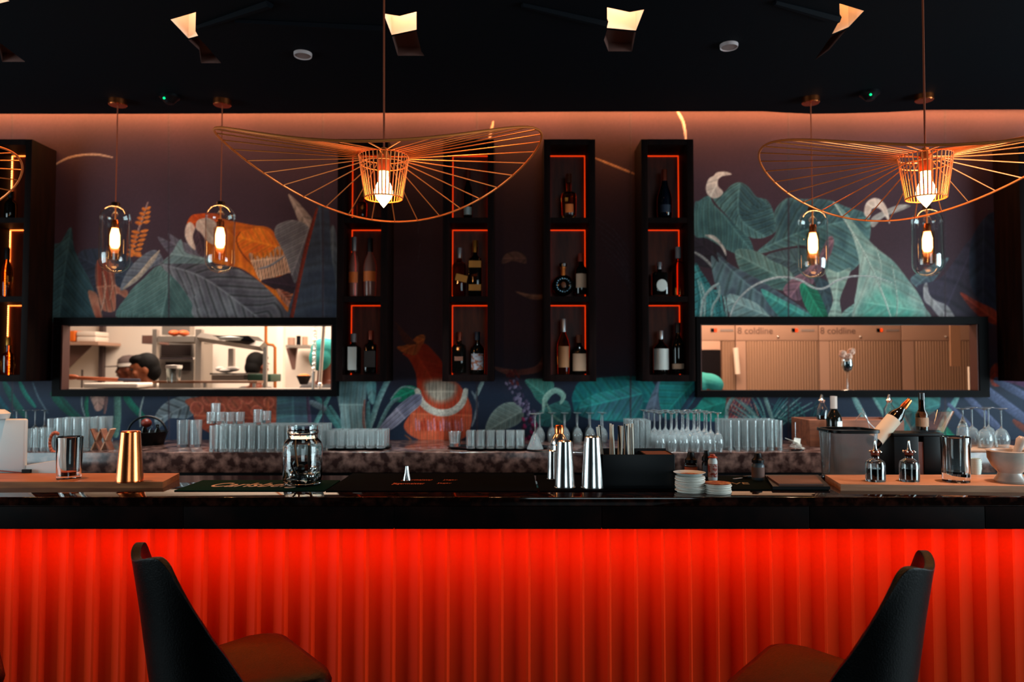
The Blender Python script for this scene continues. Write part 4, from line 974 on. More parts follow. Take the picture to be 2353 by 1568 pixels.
for i in range(22):
    wht = random.random() < .62; px = 1389 + (i % 11) * 7.6 + random.uniform(-2, 2); X = (px - 1385) / 166 * w; Yy = .03 + .022 * (i // 11) + random.uniform(-.006, .006)
    an = random.uniform(-.010, .006) - (.012 if i % 11 < 2 else 0)
    s_ = MB().tube([(0, 0, 0), (an * 1.6, random.uniform(-.004, .004), S(140 + random.uniform(-4, 5), yf))], .0034, 8).build('drinking_straw', M['straww'] if wht else M['strawb'], None)
    s_.location = (x0 + max(.008, X * .97), yf + Yy, ZM + .004)
    tag(s_, 'white paper straws standing in the black caddy' if wht else 'black straws standing in the black caddy', 'straw', 'straws in the caddy, ' + ('white' if wht else 'black'))

# coasters
def coasters(px, top, base, w, n, lb, g):
    x, y = onbar(px, base, ZB); r = S(w, y) / 2; H_ = S(base - top, y) * .9; t = H_ / n
    me = None
    for i in range(n):
        if me is None:
            c = MB().lathe([(0, 0), (r, 0), (r, t * .72), (0, t * .72)], segs=28).build('coaster', M['paper'], None); me = c
        else:
            c = me.copy(); COL.objects.link(c)
        c.location = (x + random.uniform(-.003, .003), y + random.uniform(-.003, .003), ZB + .0005 + i * t); tag(c, lb, 'coaster', g)
    return x, y, r, ZB + .0005 + H_
x, y, r, zt_ = coasters(1586, 1090, 1130, 66, 13, 'round cream coaster in the tall stack next to the caddy', 'coasters in the tall stack')
o = thing('small_dish', 'shallow dish with an orange printed base on the tall coaster stack', 'dish', (x - .002, y, zt_))
MB().lathe([(0, 0), (r * .7, 0), (r * 1.08, .011), (r * 1.1, .012), (r * .68, .003), (0, .003)], segs=32).build('dish_body', M['white'], o)
MB().lathe([(0, .0032), (r * .72, .0045), (0, .0062)], segs=24).build('print', M['paperred'], o)
x, y, r, zt_ = coasters(1649, 1109, 1132, 62, 8, 'round cream coaster in the low stack', 'coasters in the low stack')
c = MB().lathe([(0, 0), (r * .96, 0), (r * .96, .002), (0, .002)], segs=28).build('printed_coaster', M['paperred'], None); c.location = (x, y, zt_ + .0002); tag(c, 'orange printed coaster on top of the low coaster stack', 'coaster')

# sauce bottles
def sauce(px, top, base, w, capfrac, body, lab, capm, label, z=ZM, lift=0):
    x, y = onbar(px, base, z); h = S(base - top, y); r = S(w, y) / 2
    o = thing('sauce_bottle', label, 'bottle', (x, y, z)); b = h * (1 - capfrac)
    MB().lathe([(0, 0), (r * .95, 0), (r, .004), (r, b * .86), (r * .8, b * .97), (r * .7, b), (0, b)], segs=24).build('body', body, o)
    MB().lathe([(r * .98, b), (r * .98, b + (h - b) * .3), (r * .62, b + (h - b) * .55), (r * .5, h), (0, h)], segs=24).build('cap', capm, o)
    MB().lathe([(r * 1.02, b * .15), (r * 1.02, b * .75)], segs=20).build('label', lab, o)
sauce(1588, 1040, 1100, 28, .4, M['glass'], mat('orange_sauce_label', '#b04818', .6), M['black'], 'small bottle with black cap and orange label behind the tall coaster stack', lift=0)
sauce(1624, 1036, 1101, 22, .36, mat('dark_sauce', '#1a1c22', .3), mat('grey_blue_label', '#50606c', .6), M['black'], 'dark bottle with a black nozzle behind the red capped shaker')
sauce(1638, 1045, 1104, 21, .14, M['white'], mat('red_white_label', '#b09088', .6, noise=(80, '#8a2a18', .5, .55)), mat('red_lid', '#a8361c', .4), 'white salt shaker with red lid behind the low coaster stack')
sauce(1742, 1042, 1103, 28, .36, mat('grey_sauce', '#50606a', .3), mat('brown_grey_label', '#7c6058', .7), M['black'], 'grey bottle with black cap standing alone on the bar')
tr = matt2([(1790, 1118), (1892, 1118), (1874, 1099), (1762, 1099)], 'leather_menu', 'brown menu folder lying on the black tray', 'menu', mat('brown_menu', '#5c3a30', .6), .006, z=ZB + .012)
o = matt2([(1776, 1128), (1908, 1128), (1880, 1100), (1758, 1100)], 'menu_tray', 'black tray under the brown menu folder', 'tray', M['black'], .010, z=ZB)
o.location.z = ZB + .0042; tr.location.z = ZB + .0145
o = thing('paring_knife', 'small knife lying on the dark mat beside the low coasters', 'knife', (onbar(1700, 1104)[0], onbar(1700, 1104)[1], ZM + .002), rz=.5)
MB().box(-.035, .02, -.004, .004, 0, .002).build('blade', M['chrome'], o); MB().box(.02, .06, -.006, .006, 0, .008, .002).build('handle', M['black'], o)

# bitters bottles
def bitters(px, label):
    x, y = onbar(px, 1106, BT); h = S(93, y); r = S(21.5, y); o = thing('bitters_bottle', label, 'bottle', (x, y, BT))
    MB().lathe([(0, 0), (r * .95, 0), (r, .004), (r, h * .40), (r * .92, h * .48), (r * .45, h * .56), (r * .4, h * .62), (r * .5, h * .64), (r * .3, h * .64), (r * .36, h * .55), (r * .86, h * .46), (r * .93, h * .39), (r * .93, .008), (0, .008)], segs=32).build('glass_body', M['glass'], o)
    MB().lathe([(0, .0085), (r * .91, .0085), (r * .91, h * .31), (0, h * .31)], segs=28).build('dark_liquid', M['syrup'], o)
    MB().lathe([(0, h * .56), (r * .30, h * .56), (r * .40, h * .66), (r * .48, h * .74), (0, h * .74)], segs=20).build('cork', M['cork'], o)
    m = MB()
    for i in range(8): a = 2 * PI * i / 8; m.ball((r * .55 * math.cos(a), r * .55 * math.sin(a), h * .72), r * .12, 8, 6)
    m.build('collar_beads', M['chrome'], o)
    MB().lathe([(r * .3, h * .74), (r * .18, h * .80), (r * .10, h * .98), (0, h)], segs=16).build('dasher', M['chrome'], o)
bitters(2012, 'bitters bottle with orange cork on the right board, in front of the ice bucket')
bitters(2090, 'bitters bottle with orange cork on the right board, in front of the black box')

# mortar and pestle
x, y = onbar(2321, 1108, BT); h = S(72, y); r = S(45, y)
o = thing('stone_mortar', 'pale marble mortar bowl at the right end of the board', 'mortar', (x, y, BT))
MB().lathe([(0, 0), (r * .68, 0), (r * .72, .006), (r * .55, h * .22), (r * .52, h * .3), (r * .8, h * .5), (r * .98, h * .75), (r, h), (r * .86, h), (r * .8, h * .7), (r * .4, h * .42), (0, h * .38)], segs=40).build('bowl', M['marble'], o, ang=50)
MB().lathe([(r * .99, h * .96), (r * 1.05, h * .98), (r * 1.02, h * 1.01), (r * .88, h)], segs=40).build('rim', M['marble'], o)
o = thing('stone_pestle', 'marble pestle leaning in the mortar', 'pestle', (x, y, BT + h * .42))
MB().lathe([(0, 0), (.014, .003), (.017, .015), (.012, .05), (.014, .09), (.018, .11), (.012, .122), (0, .124)], segs=20, m=Matrix.Rotation(.42, 4, 'Y')).build('shaft', M['marble'], o, ang=60)

# white cups stack
x, y = onbar(2243, 1101, ZM); me = None
for i in range(9):
    if me is None: c = me = MB().lathe([(0, 0), (.014, 0), (.0205, .045), (.0195, .045), (.013, .001)], segs=24).build('paper_cup', mat('mint_white_cup', '#c8dcd4', .6), None)
    else: c = me.copy(); COL.objects.link(c)
    c.location = (x + (.012 if i % 2 else -.004), y + .02 * (i % 2), ZB + .0005 + (i // 2) * .009); tag(c, 'pale nested paper cup in the stack beside the mortar', 'cup', 'paper cups nested beside the mortar')

# black boxes (receipt box) and ice bucket and vase
x0, yf = onbar(2054, 1102, ZB); yf += .035; z = ZB
def atx(px, y): return P(px, 1050, y).x
xa, xb = atx(2055, yf), atx(2168, yf); hh = P(2100, 1003, yf).z - ZB
o = thing('black_box', 'black box with a brown strip, behind the second bitters bottle', 'box', (xa, yf, ZB))
MB().box(0, (xb - xa) * .50, 0, .12, 0, hh, .002).build('left_half', M['black'], o); MB().box((xb - xa) * .61, xb - xa, 0, .12, 0, hh, .002).build('right_half', M['black'], o)
MB().box((xb - xa) * .505, (xb - xa) * .605, .004, .11, 0, hh * .86).build('brown_strip', mat('brown_strip', '#6a3a30', .6), o)
MB().box(-.003, xb - xa + .003, -.003, .123, hh + .0005, hh + .012, .002).build('lid', M['black'], o)
zl = ZB + hh + .0125; px = 2132; y = yf + .06; x = atx(px, y)
o = thing('tapered_vase', 'clear tapered glass vase standing on the black box', 'vase', (x, y, zl)); hv = P(px, 944, y).z - zl
rb, rt = S(27, y), S(46, y)
MB().lathe([(0, 0), (rb, 0), (rt, hv), (rt - .002, hv), (rb - .003, .006), (0, .006)], segs=40, sq=5).build('vase_wall', M['thin'], o, ang=20)
bh = P(2118, 903, y).z - zl - .008
o = thing('wine_bottle', 'dark bottle with black neck standing inside the tapered vase', 'bottle', (x - .02, y, zl + .007))
MB().lathe([(0, 0), (.022, 0), (.023, bh * .42), (.012, bh * .56), (.0115, bh), (0, bh)], segs=24).build('body', M['darkglass'], o)
MB().lathe([(.0235, bh * .10), (.0235, bh * .34)], segs=20).build('label', mat(*LC), o)
px = 1962; y = 2.93 + .0; y = yf; xl, xr = atx(1908, y), atx(2020, y); r = (xr - xl) / 2; hb = P(px, 988, y).z - ZB
o = thing('ice_bucket', 'grey translucent ice bucket with black rim behind the first bitters bottle', 'bucket', ((xl + xr) / 2, y + r * .6, ZB))
gm = mat('smoky_plastic', (.62, .64, .68), .25, trans=.85, ior=1.3)
MB().lathe([(0, 0), (r * .84, 0), (r * .97, hb * .95), (r * .95, hb * .95), (r * .82, .006), (0, .006)], segs=40, sq=5).build('bucket_wall', gm, o, ang=20)
MB().lathe([(r * .96, hb * .93), (r * 1.03, hb * .94), (r * 1.03, hb), (r * .93, hb), (r * .93, hb * .95)], segs=40, sq=5).build('rim', M['black'], o)
m = MB()
for i in range(30): m.box(*(lambda a, b_, c: (a, a + .022, b_, b_ + .022, c, c + .02))(random.uniform(-.05, .03), random.uniform(-.04, .03), random.uniform(.01, hb * .6)), .003)
m.build('ice_cubes', M['thin'], o)
# tilted bottle in the bucket
A = P(2003, 1022, y + r * .3); B_ = P(2092, 918, y + r * .5); d = (B_ - A); L = d.length
o = thing('tilted_bottle', 'bottle with a cream label leaning out of the ice bucket', 'bottle', A)
mt = d.to_track_quat('Z', 'Y').to_matrix().to_4x4()
MB().lathe([(0, 0), (.026, 0), (.029, .006), (.029, L * .62), (.022, L * .70), (.0125, L * .78), (.0120, L * .84), (0, L * .84)], segs=28, m=mt).build('body', M['darkglass'], o)
MB().lathe([(.0297, L * .10), (.0297, L * .56)], segs=28, m=mt).build('label', mat('cream_bottle_label', '#dcc8b0', .6), o)
MB().lathe([(.013, L * .80), (.014, L * .84), (.010, L * .98), (0, L)], segs=16, m=mt).build('stopper', M['copper'], o)
MB().tube([mt @ Vector((.012, 0, L * .82)), mt @ Vector((.016, 0, L * 1.02))], .003, 8).build('pour_spout', M['chrome'], o)
# tall upright glass at the left of the bucket
x, y_ = atx(1897, yf), yf; hz = P(1897, 990, yf).z; lz = P(1897, 1075, yf).z
o = thing('latte_glass', 'tall fluted glass left of the ice bucket', 'glass', (x, y_, ZB)); h2 = hz - ZB
MB().lathe([(0, 0), (.017, 0), (.015, .01), (.0215, h2), (.0195, h2), (.0135, .016), (0, .014)], segs=16).build('bowl', M['glass'], o, ang=10)

# white till on the left
yt = 2.875; x0, x1 = P(-60, 1000, yt).x, P(58, 1000, yt).x; zt_ = P(20, 963, yt).z
o = thing('card_terminal', 'white card terminal screen at the left edge of the bar', 'terminal', (x0, yt, ZB))
MB().box(0, x1 - x0, 0, .02, .02, zt_ - ZB, .008).build('screen_body', M['white'], o)
MB().box(.02, x1 - x0 - .02, .0, .10, .0, .02, .004).build('foot', M['white'], o)
MB().lathe([(0, 0), (.045, 0), (.05, .02), (.03, .035), (0, .036)], segs=24, c=(.075, .01, zt_ - ZB)).build('printer_cap', M['white'], o)
MB().prism([(x1 - x0 + .0, .0), (P(132, 1100, yt).x - x0, .0), (P(132, 1060, yt).x - x0, P(100, 1059, yt).z - ZB), (x1 - x0 + .0, P(100, 1070, yt).z - ZB)], .005, .05, 'y').build('side_tray', M['white'], o)
MB().tube([(.0, -.004, P(0, 1072, yt).z - ZB), (.07, -.006, P(50, 1080, yt).z - ZB), (P(96, 1088, yt).x - x0, -.006, P(96, 1090, yt).z - ZB)], .002, 6).build('cable', mat('red_cable', '#7a2c1c', .6), o)
MB().ball((P(96, 1088, yt).x - x0, -.006, P(96, 1094, yt).z - ZB), (.006, .006, .012)).build('cable_plug', mat('red_cable', '#7a2c1c', .6), o)
MB().box(P(54, 1098, yt).x - x0, P(73, 1098, yt).x - x0, -.012, -.001, .0225, .0225 + S(8, yt)).build('socket', M['black'], o)

# ------------------------------------------------------------------ glassware on the back counter
def gl_prof(kind, h, r):
    t = .0016
    if kind == 'tumbler': return [(0, 0), (r * .9, 0), (r * .93, .002), (r, h), (r - t, h), (r * .86, .014), (0, .011)]
    if kind == 'highball': return [(0, 0), (r * .88, 0), (r * .9, .002), (r, h), (r - t, h), (r * .83, .016), (0, .012)]
    if kind == 'shot': return [(0, 0), (r * .8, 0), (r, h), (r - t, h), (r * .72, .016), (0, .014)]
    if kind == 'stem':      # upside-down wine glass: rim on the counter, foot on top
        up = [(0, h), (r * .82, h), (r * .82, h - .0015), (r * .35, h - .004), (.0035, h - .010), (.0032, h * .55), (.006, h * .50), (r * .6, h * .44), (r * .98, h * .28), (r, h * .18), (r * .82, 0), (r * .82 - t, 0.0), (r - t, h * .18), (r * .95, h * .28), (r * .56, h * .42), (0, h * .46)]
        return up
    if kind == 'coupe': return [(0, h), (r * .8, h), (r * .8, h - .0015), (.0035, h - .008), (.0032, h * .52), (.008, h * .46), (r * .5, h * .30), (r, 0), (r - t, 0), (r * .45, h * .28), (0, h * .42)]
    if kind == 'flute': return [(0, h), (r * .9, h), (r * .9, h - .0015), (.0035, h - .008), (.0032, h * .8), (.006, h * .75), (r * .7, h * .5), (r, 0), (r - t, 0), (r * .64, h * .48), (0, h * .7)]
def row(kind, px0, px1, nc, base, top, w, nrow=1, label='', group='', name='tumbler_glass', dy=.07, shift=0.0, z=ZK, jit=.002, mt='barglass', skew=0.0, yadd=0.0):
    y0 = Yat(base, z) + yadd; h = S(base - top, y0) * .985; r = S(w, y0) / 2; proto = None; out = []
    for k in range(nrow):
        for i in range(nc):
            px = px0 + (px1 - px0) * (i + .5) / nc; x = P(px, base, y0).x + shift * k; y = y0 + k * dy + skew * i
            if y > YW - r - .004: continue
            if proto is None: proto = o = MB().lathe(gl_prof(kind, h, r), segs=20).build(name, M[mt], None, ang=40)
            else: o = proto.copy(); COL.objects.link(o)
            o.location = (x + random.uniform(-jit, jit) * .5, y + random.uniform(-jit, jit), z + .0003); o.rotation_euler = (0, 0, random.uniform(0, .3))
            tag(o, label, 'glass', group); out.append(o)
    return out, y0, h
row('stem', 5, 112, 5, 1014, 942, 21, 2, 'dim upturned wine glass at the back behind the white terminal', 'upturned wine glasses behind the terminal', 'wine_glass', dy=.075, yadd=.0)
row('tumbler', 58, 108, 3, 1036, 985, 16, 2, 'small dim tumbler right beside the white terminal', 'small tumblers beside the terminal')
row('highball', 108, 205, 5, 1036, 962, 19, 3, 'tall glass in the block between the terminal and the copper tin', 'tall glasses left of the copper tin', 'highball_glass', dy=.062, shift=.006, skew=.0)
row('highball', 205, 246, 2, 1018, 958, 19, 2, 'tall glass at the back right of the left block of tall glasses', 'tall glasses at the back of the left block', 'highball_glass', dy=.06)
# dried orange wreath
x, y = P(125, 1000, YKF + .005).x, YKF - .004 + .02
o = thing('dried_orange_garland', 'curled dried orange garland in front of the tall glasses at the left', 'garnish', (P(122, 1010, YKF).x, YKF + .018, ZK + .045))
m = MB()
for i in range(22):
    a = PI * .35 + 2 * PI * .62 * i / 21; m.ball((.026 * math.cos(a), -.002 * (i % 2), .048 * math.sin(a)), (.008, .007, .009), 8, 6)
m.tube([(.026 * math.cos(a), 0, .048 * math.sin(a)) for a in [PI * .35 + 2 * PI * .62 * i / 20 for i in range(21)]], .005, 8)
m.build('twisted_peel', M['orangepeel'], o)
# folded wooden stands
for px, w_, lb in ((214, 12, 'left one of the folded wooden menu stands beside the tall glasses'), (236, 10, 'right one of the folded wooden menu stands beside the tall glasses')):
    y = Yat(1034, ZK); x = P(px, 1034, y).x; o = thing('menu_stand', lb, 'menu stand', (x, y, ZK)); hh = S(52, y)
    MB().box(-.003, .003, -.02, .03, 0, hh, rot=Matrix.Rotation(.42, 4, 'Y')).build('front_leaf', M['woodpale'], o)
    MB().box(.037, .043, -.02, .03, 0, hh, rot=Matrix.Rotation(-.40, 4, 'Y'), at=(.04, 0, 0)).build('rear_leaf', M['woodbox'], o)
# dark basket with little bottles
y = 3.98; x = P(338, 1000, y).x; o = thing('dark_basket', 'black handled basket with small bottles, behind the copper tin', 'basket', (x, y, ZK))
r = S(44, y)
MB().lathe([(0, 0), (r * .8, 0), (r, .07), (r * .96, .07), (r * .76, .005), (0, .005)], segs=32).build('bowl', M['black'], o)
MB().tube([(r * math.cos(a), 0, .06 + S(38, y) * math.sin(a)) for a in [PI * i / 16 for i in range(17)]], .006, 8).build('handle', M['black'], o)
for i, (dx, mt, hh) in enumerate(((-.02, 'darkglass', .11), (.018, 'thin', .1), (.05, 'darkglass', .1))):
    b_ = MB().lathe([(0, 0), (.017, 0), (.017, hh * .6), (.008, hh * .78), (.009, hh), (0, hh)], segs=18).build('small_bottle', M[mt], None); b_.location = (x + dx, y + .01, ZK + .007)
    tag(b_, ['small dark bottle at the left in the black basket', 'small clear bottle in the middle of the black basket', 'small dark bottle at the right in the black basket'][i], 'bottle')
MB().ball((.0, -.01, .115), (.028, .02, .024)).build('orange_fruit', mat('dark_red_fruit', '#6a1c0c', .4), o)
row('tumbler', 405, 465, 2, 1027, 965, 27, 1, 'dim tumbler between the black basket and the long block of glasses', 'dim tumblers right of the basket')
o_, y0, h0 = row('tumbler', 481, 742, 12, 1038, 978, 21, 4, 'short tumbler in the long bright block behind the big jar', 'tumblers in the long bright block', dy=.062)
row('tumbler', 481, 560, 4, 1038, 994, 20, 2, 'tumbler stacked on top of the long bright block', 'tumblers stacked on the long block', dy=.062, z=ZK + h0 + .004, yadd=0.0) if False else None
proto = None
for (px, k, dz, hh) in [(485, 2, 0, .058), (507, 2, 0, .058), (529, 2, 0, .058), (551, 2, 0, .058), (495, 3, 0, .10), (592, 1, 0, .075), (612, 3, 0, .06)]:
    y = y0 + .062 * k; x = P(px, 1000, y).x
    c = MB().lathe(gl_prof('tumbler', hh, S(10.5, y)), segs=20).build('tumbler_glass', M['barglass'], None, ang=40); c.location = (x, y, ZK + h0 + .0008)
    tag(c, 'single tumbler standing upright on top of the long bright block' if px == 592 else 'tumbler stacked as a second layer on the long bright block', 'glass', None if px == 592 else 'second layer of tumblers')
trm = M['black']
def tray(px0, px1, base, d, label):
    y0 = Yat(base, ZK); x0, x1 = P(px0, base, y0).x, P(px1, base, y0).x; t = thing('serving_tray', label, 'tray', ((x0 + x1) / 2, y0 + d / 2, ZK))
    w = (x1 - x0) / 2; MB().lathe([(0, 0), (w * .94, 0), (w, .011), (w * .98, .011), (w * .93, .003), (0, .003)], segs=40, sq=3).build('tray_plate', trm, t); t.scale = (1, d / (2 * w), 1)
tray(742, 890, 1036, .24, 'black tray under the tumblers in the middle left')
row('tumbler', 748, 886, 6, 1030, 990, 22, 3, 'short tumbler on the black tray right of the big jar', 'tumblers on the black tray', z=ZK + .012, dy=.066)
tray(1024, 1262, 1036, .22, 'long black tray under the tumblers left of the steel tins')
row('tumbler', 1070, 1207, 6, 1031, 991, 21, 2, 'short tumbler on the long tray left of the steel tins', 'tumblers on the long tray', z=ZK + .012, dy=.066)
row('shot', 1028, 1062, 1, 1026, 992, 30, 1, 'small brandy glass with an orange glint at the left end of the long tray', None, 'brandy_glass', z=ZK + .012)
row('coupe', 1210, 1250, 1, 1032, 950, 38, 1, 'flared upturned cocktail glass left of the three piece shaker', None, 'cocktail_glass', z=ZK + .012)
row('stem', 1226, 1400, 6, 1018, 950, 23, 2, 'dim upturned wine glass behind the steel tins and straws', 'dim upturned wine glasses in the middle', 'wine_glass', dy=.08, yadd=.03)
row('highball', 1443, 1496, 4, 1037, 966, 14, 4, 'slim clear glass between the straws and the wine glasses', 'slim clear glasses beside the straws', 'slim_glass', dy=.05)
row('stem', 1504, 1664, 6, 1038, 948, 24, 4, 'upturned wine glass in the bright block right of the straws', 'bright block of upturned wine glasses', 'wine_glass', dy=.085, shift=-.012)
row('highball', 1664, 1798, 7, 1035, 966, 19, 4, 'tall tumbler in the bright block left of the paper spike', 'tall tumblers in the right bright block', 'highball_glass', dy=.055)
# wooden coaster under them
matt_y = Yat(1037, ZK)
# spike with receipts
y = Yat(1037, ZK) + .03; x = P(1832, 1037, y).x
o = thing('receipt_spike', 'metal spike with white slips, right of the tall tumblers', 'receipt spike', (x, y, ZK))
MB().lathe([(0, 0), (.03, 0), (.03, .004), (0, .005)], segs=24).build('base', M['black'], o)
MB().tube([(-.008, 0, .004), (-.008, 0, S(64, y))], .0012, 6).build('spike', M['chrome'], o)
for i in range(6):
    MB().box(-.03 + i * .004, .028 + i * .007, -.02, .022, .0, .0015, rot=Matrix.Rotation(.18 + i * .05, 4, 'Y') @ Matrix.Rotation(i * .4, 4, 'Z')).xf(Matrix.Translation((0, 0, .012 + i * .005))).build('slip', M['paper'], o)
MB().box(-.024, .008, -.004, -.001, .03, .06, rot=Matrix.Rotation(.15, 4, 'Y')).build('slip', M['paper'], o)
# wooden crate at right and oil bottles
y = 3.86; x0, x1 = P(1861, 1000, y).x, P(2078, 1000, y).x; hz = P(1950, 966, y).z
o = thing('wooden_crate', 'brown wooden crate on the back counter behind the ice bucket', 'crate', (x0, y, ZK)); hh = hz - ZK; w = x1 - x0
MB().box(0, w, 0, .012, 0, hh, .001).build('front_board', M['woodbox'], o); MB().box(0, w, .24, .252, 0, hh, .001).build('back_board', M['woodbox'], o)
MB().box(0, .012, .0125, .2395, 0, hh).build('side_board', M['woodbox'], o); MB().box(w - .012, w, .0125, .2395, 0, hh).build('side_board', M['woodbox'], o)
MB().box(.0125, w - .0125, .0125, .2395, hh - .02, hh - .01).build('lid_board', M['woodbox'], o)
for px, tp, lb in ((1889, 907, 'clear oil cruet with steel spout at the left end of the crate'), (2044, 907, 'clear oil cruet with steel spout behind the tilted bottle')):
    yy = y + .10; x = P(px, 960, yy).x; zb = ZK + hh - .0095; h = P(px, tp, yy).z - zb; r = S(12.5, yy)
    o = thing('oil_cruet', lb, 'bottle', (x, yy, zb))
    MB().lathe([(0, 0), (r, 0), (r, h * .45), (r * .5, h * .62), (r * .42, h * .72), (r * .3, h * .72), (r * .4, h * .6), (r * .88, h * .44), (r * .88, .004), (0, .004)], segs=24).build('glass_body', M['glass'], o)
    MB().lathe([(0, h * .68), (r * .45, h * .69), (r * .6, h * .78), (r * .3, h * .84), (r * .12, h), (0, h)], segs=16).build('spout', M['chrome'], o)
    MB().lathe([(0, .0045), (r * .86, .0045), (r * .86, h * .2), (0, h * .2)], segs=20).build('oil', mat('brown_oil', '#5a2c1c', .2), o)
yy = y - .05; x = P(1917, 1000, yy).x; h = P(1917, 911, yy).z - ZK
o = thing('wine_bottle', 'red wine bottle with pale capsule and white label beside the ice bucket', 'bottle', (x, yy, ZK)); r = S(17, yy)
MB().lathe([(0, 0), (r, 0), (r, h * .56), (r * .85, h * .64), (r * .42, h * .74), (r * .38, h), (0, h)], segs=28).build('body', M['darkglass'], o)
MB().lathe([(r * .44, h * .76), (r * .44, h * 1.0), (0, h * 1.003)], segs=20).build('capsule', mat('pale_capsule', '#b0988c', .4), o)
MB().lathe([(r * 1.01, h * .30), (r * 1.01, h * .52)], segs=16, arc=(-PI * .5, PI * .05)).build('label', mat(*LW), o)
# steel wire whisk between crate and bottle
o = thing('wire_rack', 'thin steel wire rack leaning on the crate front', 'rack', (P(1985, 1000, y - .03).x, y - .05, ZK))
MB().tube([(-.05, 0, .14), (-.02, 0, .18), (.01, 0, .14), (.03, 0, .06), (.06, 0, .03)], .002, 6).tube([(-.01, .01, .20), (.02, .01, .13), (.05, .01, .10), (.075, .01, .05)], .002, 6).tube([(.03, 0, .03), (.05, 0, .0015), (.08, 0, .0015)], .002, 6).build('wires', M['chrome'], o)
# right end: shelf board with upturned glasses
y = Yat(1040, ZK); o = thing('wooden_tray', 'thin wooden tray under the upturned glasses at the right', 'tray', (P(2275, 1040, y).x, y + .12, ZK))
MB().box(-S(75, y), S(120, y), -.10, .12, 0, .012, .002).build('plank', M['woodpale'], o)
row('flute', 2196, 2232, 1, 1028, 938, 34, 1, 'upturned tapered glass at the left end of the right wooden tray', None, 'flute_glass', z=ZK + .0125)
row('stem', 2244, 2322, 2, 1030, 938, 34, 2, 'upturned wine glass on the right wooden tray', 'upturned wine glasses on the right tray', 'wine_glass', z=ZK + .0125, dy=.10)
# ------------------------------------------------------------------ kitchen behind the hatches
KY = 7.0
struct(MB().box(-5.1, 5.1, KY, KY + .1, 0, 3.2).build('wall_kitchen_back', M['wallk']))
struct(MB().box(.02, .12, YW + .03, KY, 0, 3.2).build('wall_kitchen_partition', M['wallk']))
struct(MB().box(-5.1, -5.0, YW + .03, KY, 0, 3.2).build('wall_kitchen_left', M['wallk']))
struct(MB().box(5.0, 5.1, YW + .03, KY, 0, 3.2).build('wall_kitchen_right', M['wallk']))
struct(MB().box(-5.1, 5.1, YW + .03, KY + .1, 3.2, 3.28).build('ceiling_kitchen', M['wallk']))
def PB(px0, px1, py0, py1, Y, d, bev=0.0):          # box seen at these pixels, depth d
    a = P((px0 + px1) / 2, py1, Y); x0, x1 = P(px0, (py0 + py1) / 2, Y).x, P(px1, (py0 + py1) / 2, Y).x
    return (x0, x1, Y, Y + d, a.z, P((px0 + px1) / 2, py0, Y).z)
def pb(m, *a, **k): return m.box(*PB(*a), **k)
gs = M['steel']; dk = mat('dark_oven_glass', '#2c2422', .25)
# wall shelf at left
o = thing('wall_shelf', 'small kitchen wall shelf with triangular bracket at the left of the left hatch', 'shelf', (0, 0, 0))
pb(MB(), 130, 226, 786, 793, 6.6, .38).build('board', mat('shelf_laminate', '#b08a74', .5), o)
q = [P(150, 794, 6.7), P(208, 794, 6.7), P(150, 850, 6.7)]
MB().prism([(v.x, v.z) for v in q], 6.72, 6.74).build('bracket', mat('brown_bracket', '#6a4a40', .6), o)
c = pb(MB(), 150, 172, 760, 785, 6.68, .2, bev=.01).build('storage_box', M['orangep'], None); tag(c, 'orange storage box on the kitchen wall shelf', 'box')
for k_, (a, b_, lb) in enumerate(((774, 786, 'lower white tray on the kitchen wall shelf'), (762, 773, 'upper white tray on the kitchen wall shelf'))):
    c = pb(MB(), 175, 220, a, b_, 6.68, .22, bev=.01).build('white_tray', M['wallk'], None); tag(c, lb, 'tray')
struct(MB().box(P(236, 800, 6.98).x - .02, P(236, 800, 6.98).x + .02, 6.95, 6.999, 0, 3.2).build('trim_1', mat('dark_trim', '#4c3c3a', .5)))
MB_ = MB().box(P(188, 860, 6.9).x - .006, P(188, 860, 6.9).x + .006, 6.9, 6.912, 0, P(188, 850, 6.9).z); struct(MB_.build('trim_2', mat('dark_trim', '#4c3c3a', .5)))
# pass counter inside, with board and pin
o = thing('pass_counter', 'steel kitchen pass counter behind the left hatch', 'counter', (0, 0, 0))
zc_ = P(450, 893, 5.0).z
MB().box(-3.1, -.1, 4.72, 5.15, zc_ - .04, zc_).build('worktop', gs, o); MB().box(-3.05, -.15, 4.76, 5.1, 0, zc_ - .0405).build('body', gs, o)
o = thing('heat_shelf', 'narrow glass fronted steel shelf along the pass counter', 'shelf', (0, 0, 0))
pb(MB(), 350, 590, 876, 881, 4.99, .14).build('ledge', mat('brown_steel', '#9a6a50', .3, .8), o)
for px in (354, 470, 583): pb(MB(), px - 3, px + 3, 881, 891, 5.0, .02).build('post', gs, o)
c = pb(MB(), 190, 316, 881, 892, 4.85, .3, bev=.01).build('white_board', mat('white_cutting_board', '#efe0d0', .5), None); tag(c, 'white cutting board inside the left hatch below the pin', 'cutting board')
o = thing('oven_peel', 'wooden rod with a blue grip lying across the left hatch', 'kitchen tool', (0, 0, 0))
A, B_ = P(178, 869, 4.95), P(272, 873, 4.95); C_ = P(322, 874, 4.95)
MB().tube([A, B_], .013, 10).build('rod', mat('brown_rod', '#a0502c', .5), o); MB().tube([B_, C_], .010, 10).build('grip', mat('navy_grip', '#24283c', .5), o)
MB().ball(P(165, 867, 4.95), (.05, .02, .018)).build('head', mat('brown_rod', '#a0502c', .5), o)
o = thing('clear_container', 'clear plastic container on the pass, right of the cooks', 'container', P(399, 880, 4.95))
r = S(15, 4.95); MB().lathe([(0, 0), (r * .85, 0), (r, S(38, 4.95)), (r * .94, S(38, 4.95)), (r * .8, .004), (0, .004)], segs=24, sq=4).build('wall', M['thin'], o)
